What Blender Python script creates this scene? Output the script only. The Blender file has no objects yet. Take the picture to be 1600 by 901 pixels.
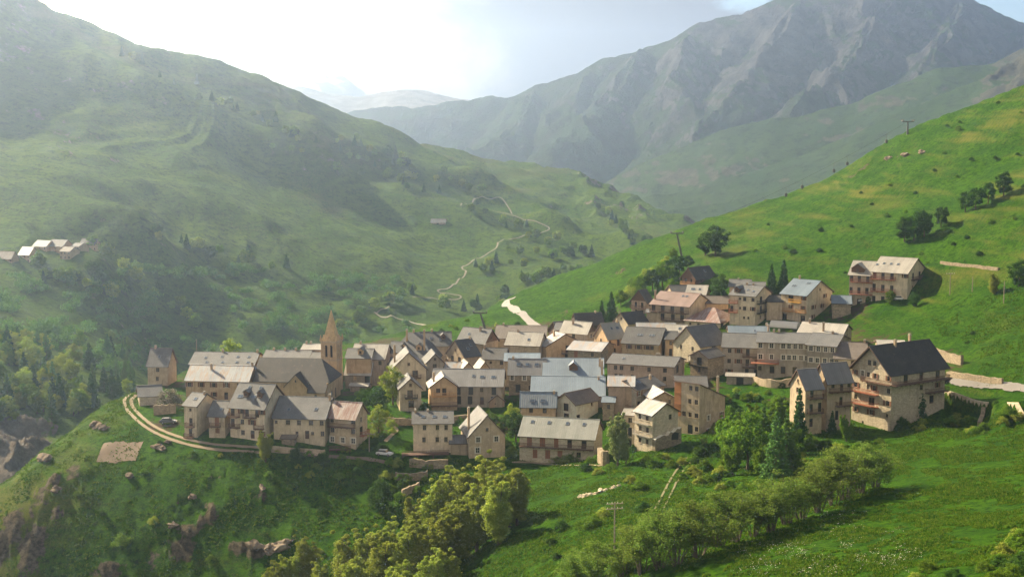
import bpy, bmesh, math, random
import numpy as np
from mathutils import Vector
sc = bpy.context.scene
COL = sc.collection
R = math.radians

# ------------------------------------------------------------------ camera
W0, H0, F, HOR, CZ = 1600.0, 901.0, 2198.0, 200.0, 80.0
PITCH = math.atan((H0/2-HOR)/F)
cam = bpy.data.cameras.new('camera'); camo = bpy.data.objects.new('camera', cam); COL.objects.link(camo)
cam.sensor_width = 36.0; cam.lens = 36.0*F/W0; cam.clip_start = 1.0; cam.clip_end = 40000.0
camo.location = (0, 0, CZ); camo.rotation_euler = (math.pi/2-PITCH, 0, 0)
sc.camera = camo
FOC = F
SP, CP = math.sin(PITCH), math.cos(PITCH)
def ray(px, py):
    a = (px-W0/2)/F; b = -(py-H0/2)/F
    d = (a, CP+b*SP, -SP+b*CP)
    return d[0]/d[1], d[2]/d[1]              # dx/dy, dz/dy
def P(px, py, Y):
    a, b = ray(px, py); return Vector((a*Y, Y, CZ+b*Y))

# ------------------------------------------------------------------ sky and sun
SUN_AZ, SUN_EL = -52.0, 34.0
sc.view_settings.view_transform = 'Standard'; sc.view_settings.look = 'None'
sc.view_settings.exposure = 1.68; sc.view_settings.gamma = 1.0
sc.cycles.max_bounces = 6; sc.cycles.diffuse_bounces = 3; sc.cycles.volume_bounces = 1
sc.cycles.transparent_max_bounces = 6
sc.cycles.use_denoising = True
sd = Vector((math.sin(R(SUN_AZ))*math.cos(R(SUN_EL)), math.cos(R(SUN_AZ))*math.cos(R(SUN_EL)), math.sin(R(SUN_EL))))
sl = bpy.data.lights.new('sun', 'SUN'); sl.energy = 5.0; sl.angle = R(0.5); sl.color = (1.0, 0.83, 0.56)
so = bpy.data.objects.new('sun', sl); COL.objects.link(so); so.rotation_euler = sd.to_track_quat('Z', 'Y').to_euler()
world = bpy.data.worlds.new('World'); sc.world = world; world.use_nodes = True

class NT:
    def __init__(s, tree): s.t = tree; s.n = tree.nodes; s.l = tree.links
    def add(s, typ, **kw):
        n = s.n.new(typ)
        for k, v in kw.items():
            if hasattr(n, k): setattr(n, k, v)
        return n
    def put(s, sock, v):
        if isinstance(v, bpy.types.NodeSocket): s.l.new(v, sock)
        elif v is not None:
            if hasattr(sock, 'default_value') and isinstance(v, tuple) and len(v) == 3 and len(sock.default_value) == 4: v = v+(1,)
            sock.default_value = v
    def math(s, op, a, b=None, c=None, clamp=False):
        n = s.n.new('ShaderNodeMath'); n.operation = op; n.use_clamp = clamp
        s.put(n.inputs[0], a); s.put(n.inputs[1], b); s.put(n.inputs[2], c); return n.outputs[0]
    def mix(s, f, a, b, blend='MIX'):
        n = s.n.new('ShaderNodeMix'); n.data_type = 'RGBA'; n.blend_type = blend
        s.put(n.inputs[0], f); s.put(n.inputs[6], a); s.put(n.inputs[7], b); return n.outputs[2]
    def noise(s, vec, scale, detail=4, rough=0.55, dist=0.0):
        n = s.n.new('ShaderNodeTexNoise'); s.put(n.inputs['Vector'], vec)
        n.inputs['Scale'].default_value = scale; n.inputs['Detail'].default_value = detail
        n.inputs['Roughness'].default_value = rough; n.inputs['Distortion'].default_value = dist; return n.outputs[0]
    def ramp(s, v, a, b):
        n = s.n.new('ShaderNodeMapRange'); n.interpolation_type = 'SMOOTHSTEP'
        s.put(n.inputs[0], v); n.inputs[1].default_value = a; n.inputs[2].default_value = b; return n.outputs[0]
    def mapping(s, vec, scale=(1,1,1), rot=(0,0,0), loc=(0,0,0)):
        n = s.n.new('ShaderNodeMapping'); s.put(n.inputs[0], vec); n.inputs['Scale'].default_value = scale
        n.inputs['Rotation'].default_value = rot; n.inputs['Location'].default_value = loc; return n.outputs[0]
    def vmath(s, op, a, b=None):
        n = s.n.new('ShaderNodeVectorMath'); n.operation = op; s.put(n.inputs[0], a); s.put(n.inputs[1], b); return n
w = NT(world.node_tree); w.n.clear()
wo = w.add('ShaderNodeOutputWorld'); bg = w.add('ShaderNodeBackground'); w.l.new(bg.outputs[0], wo.inputs[0])
SKY = 0.05
sky = w.add('ShaderNodeTexSky', sky_type='NISHITA', sun_disc=False); sky.sun_elevation = R(SUN_EL); sky.sun_rotation = R(SUN_AZ)
sky.air_density = 1.0; sky.dust_density = 0.3; sky.ozone_density = 2.0; sky.altitude = 1500
tc = w.add('ShaderNodeTexCoord'); dr = w.vmath('NORMALIZE', tc.outputs['Generated']).outputs[0]
# clouds: a layer seen in perspective (direction divided by height), lit more strongly towards the sun
sep = w.add('ShaderNodeSeparateXYZ'); w.l.new(dr, sep.inputs[0])
cv = w.mapping(dr, scale=(1.0, 1.0, 2.0), loc=(0.35, 0, 0.1))
c1 = w.noise(cv, 5.5, 9, 0.58, 0.25)
az = w.vmath('DOT_PRODUCT', dr, tuple(sd)).outputs['Value']         # 1 at the sun
# cover is dense to the left of north and thins out to the right
hz = w.math('DIVIDE', sep.outputs['X'], w.math('MAXIMUM', w.math('ABSOLUTE', sep.outputs['Y']), 0.05))
side = w.math('SUBTRACT', 1.0, w.ramp(w.math('ADD', hz, w.math('MULTIPLY', w.math('SUBTRACT', w.noise(cv, 2.0, 3), 0.5), 0.30)), 0.10, 0.27))
cov = w.math('ADD', w.math('MULTIPLY', c1, 1.0), w.math('MULTIPLY', side, 0.30))
cm = w.ramp(cov, 0.55, 0.64)
cthick = w.ramp(w.noise(cv, 3.6, 9, 0.6, 0.4), 0.42, 0.58)
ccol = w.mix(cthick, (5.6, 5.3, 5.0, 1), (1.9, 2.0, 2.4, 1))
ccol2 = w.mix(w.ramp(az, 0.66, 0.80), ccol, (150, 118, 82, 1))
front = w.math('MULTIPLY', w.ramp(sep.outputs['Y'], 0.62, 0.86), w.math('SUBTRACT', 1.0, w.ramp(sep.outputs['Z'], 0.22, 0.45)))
back = w.mix(w.ramp(sep.outputs['Y'], 0.1, -0.5), (1.2, 1.3, 1.6, 1), (5.2, 4.6, 4.0, 1))    # unseen bright cloud added behind the camera to fill the front walls
cm = w.math('MAXIMUM', cm, w.math('MULTIPLY', w.ramp(sep.outputs['Y'], 0.0, -0.4), w.ramp(c1, 0.36, 0.5)))  # extra cover for the added fill cloud behind the camera
ccol2 = w.mix(front, back, ccol2)                      # the low lit cloud bank lies ahead, the added fill cloud behind, thin dull cloud elsewhere
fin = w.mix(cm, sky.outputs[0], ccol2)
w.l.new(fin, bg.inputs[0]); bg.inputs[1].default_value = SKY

# ------------------------------------------------------------------ noise
def _h(ix, iy, s):
    n = (ix.astype(np.int64)*374761393 + iy.astype(np.int64)*668265263 + s*1274126177) & 0xffffffff
    n = ((n ^ (n >> 13))*1274126177) & 0xffffffff
    return ((n ^ (n >> 16)) & 0xffff)/65535.0
def vn(x, y, s=0):
    ix = np.floor(x); iy = np.floor(y); fx = x-ix; fy = y-iy
    u = fx*fx*fx*(fx*(fx*6-15)+10); v = fy*fy*fy*(fy*(fy*6-15)+10)
    a = _h(ix, iy, s); b = _h(ix+1, iy, s); c = _h(ix, iy+1, s); d = _h(ix+1, iy+1, s)
    return (a+(b-a)*u)*(1-v)+(c+(d-c)*u)*v
def fbm(x, y, o=4, s=0, g=0.5):
    t = np.zeros_like(x); a = 1.0; n = 0.0
    for i in range(o):
        t += a*(vn(x, y, s+i*7)-0.5); n += a; a *= g; x, y = x*1.6-y*1.2+13.1, x*1.2+y*1.6+7.7
    return t/n*2
def ridged(x, y, o=5, s=0, g=0.5):
    t = np.zeros_like(x); a = 1.0; n = 0.0; w_ = np.ones_like(x)
    for i in range(o):
        r = 1-np.abs(vn(x, y, s+i*5)*2-1); r = r*r
        t += a*r*w_; w_ = np.clip(r*1.6, 0, 1); n += a; a *= g; x, y = x*1.6-y*1.2+3.1, x*1.2+y*1.6+17.7
    return t/n
def sst(a, b, x): t = np.clip((x-a)/(b-a), 0, 1); return t*t*(3-2*t)

class TPS:
    def __init__(s, pts, sc_=100.0, lam=0.02):
        p = np.array([[v.x, v.y, v.z] for v in pts])/sc_; s.sc = sc_; s.p = p[:, :2]; n = len(p)
        K = s.k(p[:, None, :2]-p[None, :, :2])+lam*np.eye(n); Q = np.c_[np.ones(n), p[:, :2]]
        A = np.block([[K, Q], [Q.T, np.zeros((3, 3))]]); s.w = np.linalg.solve(A, np.r_[p[:, 2], 0, 0, 0])
    def k(s, d):
        r2 = (d**2).sum(-1)+1e-12; return 0.5*r2*np.log(r2)
    def __call__(s, x, y):
        sh = x.shape; x = x.ravel()/s.sc; y = y.ravel()/s.sc; out = s.w[-3]+s.w[-2]*x+s.w[-1]*y
        for i in range(len(s.p)):
            r2 = (x-s.p[i, 0])**2+(y-s.p[i, 1])**2+1e-12; out = out+s.w[i]*0.5*r2*np.log(r2)
        return (out*s.sc).reshape(sh)
def pts(rows): return [P(*r) for r in rows]

# ------------------------------------------------------------------ the near hillside: village spur, gully, meadow, right-hand hill
NEAR = pts([
 # village ground
 (210,632,378),(245,605,395),(290,690,349),(350,694,347),(400,700,345),(460,702,345),(560,706,345),(620,708,347),(680,712,347),
 (760,712,348),(870,718,348),(930,712,350),(1000,700,338),(300,625,402),(460,620,404),(560,618,400),(650,640,385),(740,640,385),(860,660,372),
 (700,590,420),(600,585,430),(500,560,450),(350,575,435),(800,560,445),(900,560,440),(1000,560,436),(850,520,495),(760,520,500),(940,500,500),
 (1050,640,366),(1100,685,342),(1130,660,352),(1060,575,408),(1150,595,395),(1220,588,392),(1300,585,385),(1000,500,492),(1080,505,470),
 (1180,512,458),(1250,506,458),(1310,500,460),(1380,468,455),(1450,466,450),(1250,680,338),(1310,672,340),(1390,670,340),(1480,650,343),
 (1330,560,400),(1400,560,400),(1480,560,392),(1510,604,356),(1600,613,336),(1700,622,322),(1440,540,410),(1500,540,400),
 (790,475,565),(812,492,535),(845,515,505),
 # right hill
 (740,500,600),(800,465,610),(900,425,615),(1000,385,620),(1100,345,630),(1180,320,640),(1250,300,645),(1300,285,640),(1350,250,640),
 (1420,205,630),(1500,180,610),(1600,148,590),(1720,90,570),
 (900,470,560),(1000,430,545),(1100,400,545),(1200,400,520),(1200,360,565),(1300,400,505),(1300,340,555),(1400,400,480),(1400,340,520),
 (1500,400,455),(1500,330,495),(1600,330,470),(1600,420,430),(1560,490,410),(1600,520,385),(1450,500,425),(1600,240,530),(1700,300,450),(1500,250,555),
 (1090,430,515),(1060,450,505),(980,480,510),
 # meadow and slopes in front
 (1520,640,344),(1600,645,322),(1600,700,285),(1500,700,292),(1400,700,312),(1400,740,275),(1500,760,245),(1600,760,240),(1700,700,262),
 (1600,820,205),(1600,900,168),(1700,900,150),(1700,820,185),(1450,820,212),(1450,900,180),(1300,900,188),(1300,840,212),(1300,780,248),
 (1200,860,215),(1200,900,196),(1200,800,255),(1100,900,205),(1050,880,215),(1100,850,232),(1000,900,215),(960,868,232),(1000,800,272),
 (1100,780,278),(1000,740,305),(950,770,293),(900,800,285),(900,880,240),(820,730,338),(850,760,318),(820,820,285),(800,900,262),
 (1150,740,304),(1100,720,322),(1200,740,295),(1250,720,305),(1300,710,312),(1050,700,330),(1180,690,330),(1240,780,262),
 (740,800,318),(700,860,305),(640,900,300),(600,850,316),(560,900,303),(600,760,334),(640,780,328),(500,900,305),(450,860,318),(450,780,332),
 (520,740,338),(400,740,336),(300,740,338),(330,800,327),(400,900,311),(300,900,314),(200,900,316),(100,900,318),(100,800,330),(200,800,328),
 (200,720,345),(260,690,350),(0,900,320),(0,800,330),(100,705,350),(150,665,364),(200,630,380),(-100,880,330),(-100,1000,315),
 (1200,1100,150),(800,1100,215),(1600,1100,120),(400,1100,285),(0,1100,300),(1000,1000,185),(600,1000,275),(50,760,338),
])
TN = TPS(NEAR)
SKY_PX = [-400,-100, 0, 100, 200, 300, 500, 640, 700, 760, 800, 900, 1100, 1250, 1350, 1420, 1500, 1600, 1720, 2000]
SKY_Y  = [ 330, 332, 334, 354, 384, 440, 470, 520, 570, 605, 612, 617, 632, 648, 645, 632, 612, 592, 575, 560]
def near_z(x, y):
    px = x/y*F*1.0+W0/2                                              # column the point lies on, used only for where the ridge line runs in plan
    z = TN(x, y)
    d = np.maximum(0, y-np.interp(px, SKY_PX, SKY_Y)-2)
    z = z-(np.minimum(d, 30)**2*0.016+np.maximum(0, d-30)*0.96)
    n = fbm(x/38, y/38, 4, 1)*1.6+fbm(x/9, y/9, 3, 5)*0.45+fbm(x/2.6, y/2.6, 2, 9)*0.16
    n = n+(ridged(x/16+z/40, y/16, 3, 15)-0.5)*0.9+(ridged(x/5.5, y/5.5, 3, 17)-0.5)*0.42
    ter = z/2.6+fbm(x/26, y/26, 2, 31)*1.2; ft = ter-np.floor(ter); n = n*(0.55+0.45*sst(330, 400, y))+(sst(0.0, 0.35, ft)-ft)*0.75*sst(360, 420, y)*sst(0.42, 0.62, vn(x/60, y/60, 71))
    return z, n
def damp(x, y):
    """how calm the ground is: 1 open hillside, small among the houses"""
    px = x/y*F+W0/2
    a = np.interp(px, [200, 260, 600, 940, 1150, 1330, 1500, 1560], [350, 352, 352, 356, 352, 352, 358, 372])
    b = np.interp(px, [200, 260, 600, 800, 1100, 1330, 1480, 1560], [400, 440, 500, 520, 500, 470, 400, 380])
    inn = sst(a-12, a+2, y)*(1-sst(b-5, b+20, y))*sst(195, 230, px)*(1-sst(1500, 1560, px))
    return 1-0.85*inn

def grid(name, px0, px1, npx, Y0, Y1, nY, fz):
    px = np.linspace(px0, px1, npx); Y = np.exp(np.linspace(math.log(Y0), math.log(Y1), nY))
    PX, YY = np.meshgrid(px, Y); X = (PX-W0/2)/F*YY
    Z = fz(X, YY)
    return dict(name=name, px=px, Y=Y, X=X, YY=YY, Z=Z)
def build_grid(g, mat, masks=None):
    nY, nx = g['Z'].shape; me = bpy.data.meshes.new(g['name'])
    co = np.stack([g['X'], g['YY'], g['Z']], -1).reshape(-1, 3).astype(np.float32)
    i = np.arange(nY*nx).reshape(nY, nx); q = np.stack([i[:-1, :-1], i[:-1, 1:], i[1:, 1:], i[1:, :-1]], -1).reshape(-1, 4)
    me.vertices.add(len(co)); me.vertices.foreach_set('co', co.ravel())
    me.loops.add(q.size); me.loops.foreach_set('vertex_index', q.ravel().astype(np.int32))
    me.polygons.add(len(q)); me.polygons.foreach_set('loop_start', np.arange(0, q.size, 4, dtype=np.int32))
    me.polygons.foreach_set('loop_total', np.full(len(q), 4, dtype=np.int32))
    me.update(); me.polygons.foreach_set('use_smooth', np.ones(len(q), dtype=bool))
    if masks is not None:
        at = me.color_attributes.new('cover', 'FLOAT_COLOR', 'POINT')
        m = np.concatenate([masks.reshape(-1, 3), np.ones((len(co), 1))], 1).astype(np.float32); at.data.foreach_set('color', m.ravel())
    me.materials.append(mat); o = bpy.data.objects.new(g['name'], me); COL.objects.link(o); o['kind'] = 'structure'
    return o
def slope_of(g):
    X, Y, Z = g['X'], g['YY'], g['Z']
    dzx = np.gradient(Z, axis=1)/np.maximum(np.gradient(X, axis=1), 1e-3)
    dy = np.gradient(Y, axis=0); dzy = (np.gradient(Z, axis=0)-dzx*np.gradient(X, axis=0))/dy
    return np.hypot(dzx, dzy)
def hit(g, px, py, h=0.0, ymin=0):
    """first point of the ground (raised by h) along the sight line of a pixel"""
    j = (px-g['px'][0])/(g['px'][1]-g['px'][0]); j = min(max(j, 0), len(g['px'])-1.001); j0 = int(j); f = j-j0
    z = g['Z'][:, j0]*(1-f)+g['Z'][:, j0+1]*f+h
    a, b = ray(px, py); rz = CZ+b*g['Y']; k = np.nonzero((z >= rz) & (g['Y'] > ymin))[0]
    if not len(k): return None
    k = max(k[0], 1); d0 = rz[k-1]-z[k-1]; d1 = z[k]-rz[k]; t = d0/(d0+d1+1e-9); t = min(max(t, 0), 1)
    Y = g['Y'][k-1]*(1-t)+g['Y'][k]*t
    return Vector((a*Y, Y, CZ+b*Y-h))
def ground(x, y, g=None):
    g = g or GN; px = x/y*F+W0/2
    j = (px-g['px'][0])/(g['px'][1]-g['px'][0]); j = min(max(j, 0), len(g['px'])-1.001); j0 = int(j); f = j-j0
    k = (math.log(y)-math.log(g['Y'][0]))/(math.log(g['Y'][1])-math.log(g['Y'][0])); k = min(max(k, 0), len(g['Y'])-1.001); k0 = int(k); t = k-k0
    Z = g['Z']; return float((Z[k0, j0]*(1-f)+Z[k0, j0+1]*f)*(1-t)+(Z[k0+1, j0]*(1-f)+Z[k0+1, j0+1]*f)*t)

# rock outcrops on the near ground: (px, py, radius in metres)
ROCKS = [(85,750,5),(115,738,5),(150,698,4.5),(60,775,5),(25,812,5),(95,800,3),(60,830,3),(130,765,3),(300,820,8),(320,800,6),(290,850,6),(345,742,6),(410,770,5),(405,855,7),(430,850,6),(380,850,5),
 (280,790,5),(170,890,5),(240,870,4),(640,880,5),(10,850,6),(45,860,5),(120,700,4),
 (1410,240,7),(1385,247,6),(1350,262,7),(1330,278,6),(1190,318,6),(1400,244,5),(905,490,8),(880,492,7),(930,488,6),(960,430,5),(975,425,5)]
def fnear(x, y):
    z, n = near_z(x, y); return z+n*damp(x, y)
GN = grid('hillside', -260, 1860, 900, 95, 800, 560, fnear)
_rk = np.zeros_like(GN['Z'])
for (a, b, r) in ROCKS:
    p = hit(GN, a, b)
    if p is None: continue
    q = (GN['X']-p.x)**2+((GN['YY']-p.y)*0.8)**2; r = r*0.62
    _rk = np.maximum(_rk, np.exp(-q/(r*r)*0.9))
_rn = ridged(GN['X']/7, GN['YY']/7, 4, 33)
_rn2 = ridged(GN['X']/2.8, GN['YY']/2.8, 3, 35)
GN['Z'] = GN['Z']+_rk*(_rn*2.1-0.7+_rn2*1.0)
_P = GN['X']/GN['YY']*F+W0/2; _Yr = np.interp(_P, [1480, 1600], [362, 336])-3.4        # the road on the right is carried by a retaining wall
_jc = np.arange(len(GN['px'])); _Yc = np.interp(GN['px'], [1480, 1600], [362, 336]); _kc = np.array([int(np.argmin(np.abs(GN['Y']-y))) for y in _Yc])
_zr = np.convolve(GN['Z'][_kc, _jc], np.ones(15)/15, 'same')[None, :]; _bw = sst(1470, 1484, _P)*sst(_Yr-1.0, _Yr-0.2, GN['YY'])*(1-sst(_Yr+7, _Yr+10, GN['YY']))
GN['Z'] = GN['Z']*(1-_bw)+_zr*_bw
GN['Z'] -= 2.6*sst(1482, 1496, _P)*(1-sst(1553, 1568, _P)*(1-sst(1582, 1592, _P)))*(1-sst(_Yr-1.6, _Yr-0.1, GN['YY']))*sst(_Yr-30, _Yr-7, GN['YY'])
# ------------------------------------------------------------------ the valley and its far side
VAL = pts([
 (0,800,470),(30,700,520),(100,690,540),(100,620,600),(0,640,560),(0,540,650),(100,560,680),(200,560,760),(-150,600,540),(-300,560,540),(-300,420,750),
 (0,430,870),(100,420,890),(160,400,900),(60,385,930),(0,380,930),(0,330,1010),(150,340,1020),(-150,400,860),(200,460,900),
 (0,200,1240),(0,100,1370),(0,-8,1500),(-300,-180,1500),(100,40,1530),(200,74,1560),(300,100,1590),(400,130,1620),(500,170,1660),(600,205,1700),(700,236,1760),
 (780,241,1850),(830,248,1850),(900,262,1820),(960,284,1750),(1000,305,1680),(1040,320,1620),(1092,346,1540),(1200,400,1450),(1400,480,1300),
 (300,250,1290),(300,400,1060),(300,500,930),(300,560,870),(400,300,1280),(400,450,1030),(400,540,910),(500,300,1350),(500,400,1150),(500,500,990),(500,560,900),
 (600,300,1450),(600,400,1200),(600,470,1080),(590,500,1040),(600,540,960),(700,300,1520),(690,345,1370),(700,400,1270),(700,450,1160),(700,500,1040),(660,520,990),
 (800,300,1600),(800,350,1430),(800,400,1290),(790,440,1180),(900,330,1560),(860,360,1420),(900,390,1300),(880,430,1180),(1000,350,1480),(1000,390,1340),
 (1100,420,1350),(1200,500,1100),(900,520,950),(700,600,820),(500,640,800),(300,640,780),(1100,560,900),(1400,600,900),
 (200,300,1150),(100,250,1190),(200,180,1370),(400,200,1480),
])
TV = TPS(VAL, lam=0.004)
VS_PX = [-400,-100, 0, 300, 600, 800, 900, 1000, 1092, 1300]
VS_Y  = [1450,1480,1500,1590,1700,1850,1820,1680,1540,1400]
def fval(x, y):
    px = x/y*F+W0/2; z = TV(x, y)
    d = np.maximum(0, y-np.interp(px, VS_PX, VS_Y)); z = z-(np.minimum(d, 60)**2*0.006+np.maximum(0, d-60)*0.72)
    far = sst(560, 900, y)
    # gullies run down the fall line of the long slope, and terraces across it
    u = x*0.80+y*0.55; v = -x*0.55+y*0.80
    z = z+(ridged(u/150+fbm(x/200, y/200, 2, 4)*0.7, v/420, 5, 11)-0.45)*20*far*sst(0, 300, y-650)
    z = z+fbm(x/70, y/70, 5, 21)*7*far+fbm(x/14, y/14, 3, 23)*1.3
    for (a, b_, hh, wd) in (((150,60,1440),(480,222,1430),20,38),((480,222,1430),(745,338,1390),16,34),((-100,255,1080),(200,338,1020),14,34),((200,338,1020),(395,450,960),12,26),((640,325,1480),(865,362,1400),12,26),((860,362,1400),(1010,400,1330),10,24),((500,235,1560),(760,300,1600),16,30)):
        A_ = P(*a); B_ = P(*b_); ex, ey = B_.x-A_.x, B_.y-A_.y; L2 = ex*ex+ey*ey; t_ = np.clip(((x-A_.x)*ex+(y-A_.y)*ey)/L2, 0, 1)
        dd = np.hypot(x-A_.x-t_*ex, y-A_.y-t_*ey); z = z+hh*np.exp(-(dd/wd)**2)*(0.75+0.5*vn(x/60, y/60, 13))
    roc = sst(760, 900, px)*sst(1400, 1600, y)
    z = z+roc*(ridged(x/60, y/60, 5, 77)-0.3)*14
    gor = np.exp(-((px-20)/70)**2)*sst(600, 540, y)
    z = z+gor*(ridged(x/16, y/22, 5, 70)-0.6)*13
    return z
GV = grid('valley', -330, 1420, 900, 440, 2300, 400, fval)

# ------------------------------------------------------------------ ridges and mountains
def prof(px, tab): return np.interp(px, [t[0] for t in tab], [t[1] for t in tab])
def smooth_prof(tab):
    xs = np.linspace(tab[0][0], tab[-1][0], 600); ys = prof(xs, tab); k = np.hanning(15); k /= k.sum()
    ys2 = np.convolve(np.pad(ys, 7, mode='edge'), k, 'valid'); return xs, ys2
RA = smooth_prof([(700,420),(880,330),(960,274),(1050,236),(1130,200),(1200,184),(1260,178),(1330,160),(1400,130),(1460,108),(1540,100),(1640,60),(1900,0)])
RB = smooth_prof([(850,400),(960,325),(1020,303),(1080,296),(1180,266),(1300,222),(1400,176),(1500,135),(1600,96),(1700,50),(1900,0)])
RC = smooth_prof([(850,470),(960,370),(1010,330),(1100,322),(1200,296),(1300,262),(1400,235),(1500,205),(1600,190),(1900,100)])
MM = smooth_prof([(200,260),(420,200),(540,176),(600,166),(680,160),(740,154),(790,149),(840,134),(900,110),(950,92),(1000,74),(1060,52),(1110,36),(1160,24),(1200,10),(1230,-2),
 (1270,-14),(1330,-30),(1380,-34),(1430,-24),(1490,-6),(1520,8),(1560,26),(1600,44),(1680,70),(1900,130)])
def crest(px, tab, Yc):
    py = np.interp(px, tab[0], tab[1]); return CZ-(py-HOR)/F*Yc*1.0
def layer(x, y, tab, Yc, sf, sb, amp, wl, seed, rot, jag):
    px = x/y*F+W0/2; c = crest(px, tab, Yc); d = Yc-y; a = np.abs(d)
    u = (x*math.cos(rot)+y*math.sin(rot))/wl; v = (-x*math.sin(rot)+y*math.cos(rot))/(wl*3.2)
    wx = fbm(x/wl/1.7, y/wl/1.7, 3, seed+3)*0.55
    r = ridged(u+wx, v, 7, seed, 0.56)
    z = c-np.where(d > 0, d*sf, -d*sb)
    env = sst(0, wl*1.3, a)
    z = z+(r-0.55)*amp*env+fbm(x/wl*1.5, y/wl*1.5, 5, seed+9)*amp*0.30*(0.15+env)+fbm(x/wl*5, y/wl*5, 4, seed+40)*jag
    return z
def fmid(x, y):
    z = np.maximum(layer(x, y, RA, 2500, 0.50, 0.7, 60, 230, 61, 0.75, 5), layer(x, y, RB, 2230, 0.42, 0.6, 40, 180, 67, 0.95, 3))
    z = np.maximum(z, layer(x, y, RC, 2030, 0.34, 0.5, 26, 140, 69, 1.0, 3))
    px = x/y*F+W0/2
    cr = sst(1500, 1600, px)*sst(2600, 2300, y)
    return np.maximum(z+cr*(ridged(x/55, y/55, 6, 90)-0.3)*40, -330)
GM = grid('hills', 560, 2000, 640, 1600, 2800, 320, fmid)
def fmt(x, y):
    z = layer(x, y, MM, 3700, 0.62, 0.9, 235, 410, 101, 0.62, 17)
    for (pts_, sl) in (([(1385,5,3640),(1300,110,3200),(1215,180,2880)],.85),([(1245,0,3640),(1175,100,3270),(1085,190,2950)],.8),([(1075,55,3640),(1050,120,3300),(1140,200,2990)],.9),([(1000,78,3640),(930,160,3270),(850,235,2950)],.7),
        ([(835,140,3640),(800,195,3300),(720,225,2990)],.7),([(1500,5,3640),(1450,90,3230),(1400,160,2910)],.85),([(1600,50,3640),(1540,110,3230),(1500,170,2910)],.85),([(920,105,3640),(890,150,3380),(905,210,3070)],.9)):
        for a, b_ in zip(pts_, pts_[1:]):
            A_ = P(*a); B_ = P(*b_); ex, ey = B_.x-A_.x, B_.y-A_.y; t_ = np.clip(((x-A_.x)*ex+(y-A_.y)*ey)/(ex*ex+ey*ey), 0, 1)
            dd = np.hypot(x-A_.x-t_*ex, y-A_.y-t_*ey)+fbm(x/95, y/95, 4, 301)*27; z = np.maximum(z, A_.z+(B_.z-A_.z)*t_-np.abs(dd)*sl+4)
    d = np.maximum(0, 3700-y); g1 = ridged((x*0.85+y*0.45)/165+fbm(x/205, y/205, 3, 205)*0.8, (-x*0.45+y*0.85)/1180, 6, 207, 0.55)
    z = z+(g1-0.5)*52*sst(20, 260, d)+(ridged(x/55, y/95, 5, 209, 0.58)-0.45)*17*sst(0, 150, d)
    return np.maximum(z, -400)
GB = grid('mountain', 100, 2000, 1000, 2350, 3950, 480, fmt)
FP = smooth_prof([(-200,200),(300,150),(400,118),(440,124),(470,116),(500,104),(520,112),(545,124),(575,146),(640,190),(900,250)])
FQ = smooth_prof([(200,230),(420,140),(470,134),(520,148),(560,152),(600,144),(650,140),(690,148),(720,155),(780,170),(900,240)])
def ffar(x, y):
    return np.maximum(np.maximum(layer(x, y, FP, 5700, 0.3, 0.6, 140, 420, 131, 0.7, 22), layer(x, y, FQ, 4700, 0.25, 0.6, 62, 370, 141, 0.7, 7)), -400)
GF = grid('mountain', -200, 1100, 520, 4100, 6000, 260, ffar)

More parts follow.
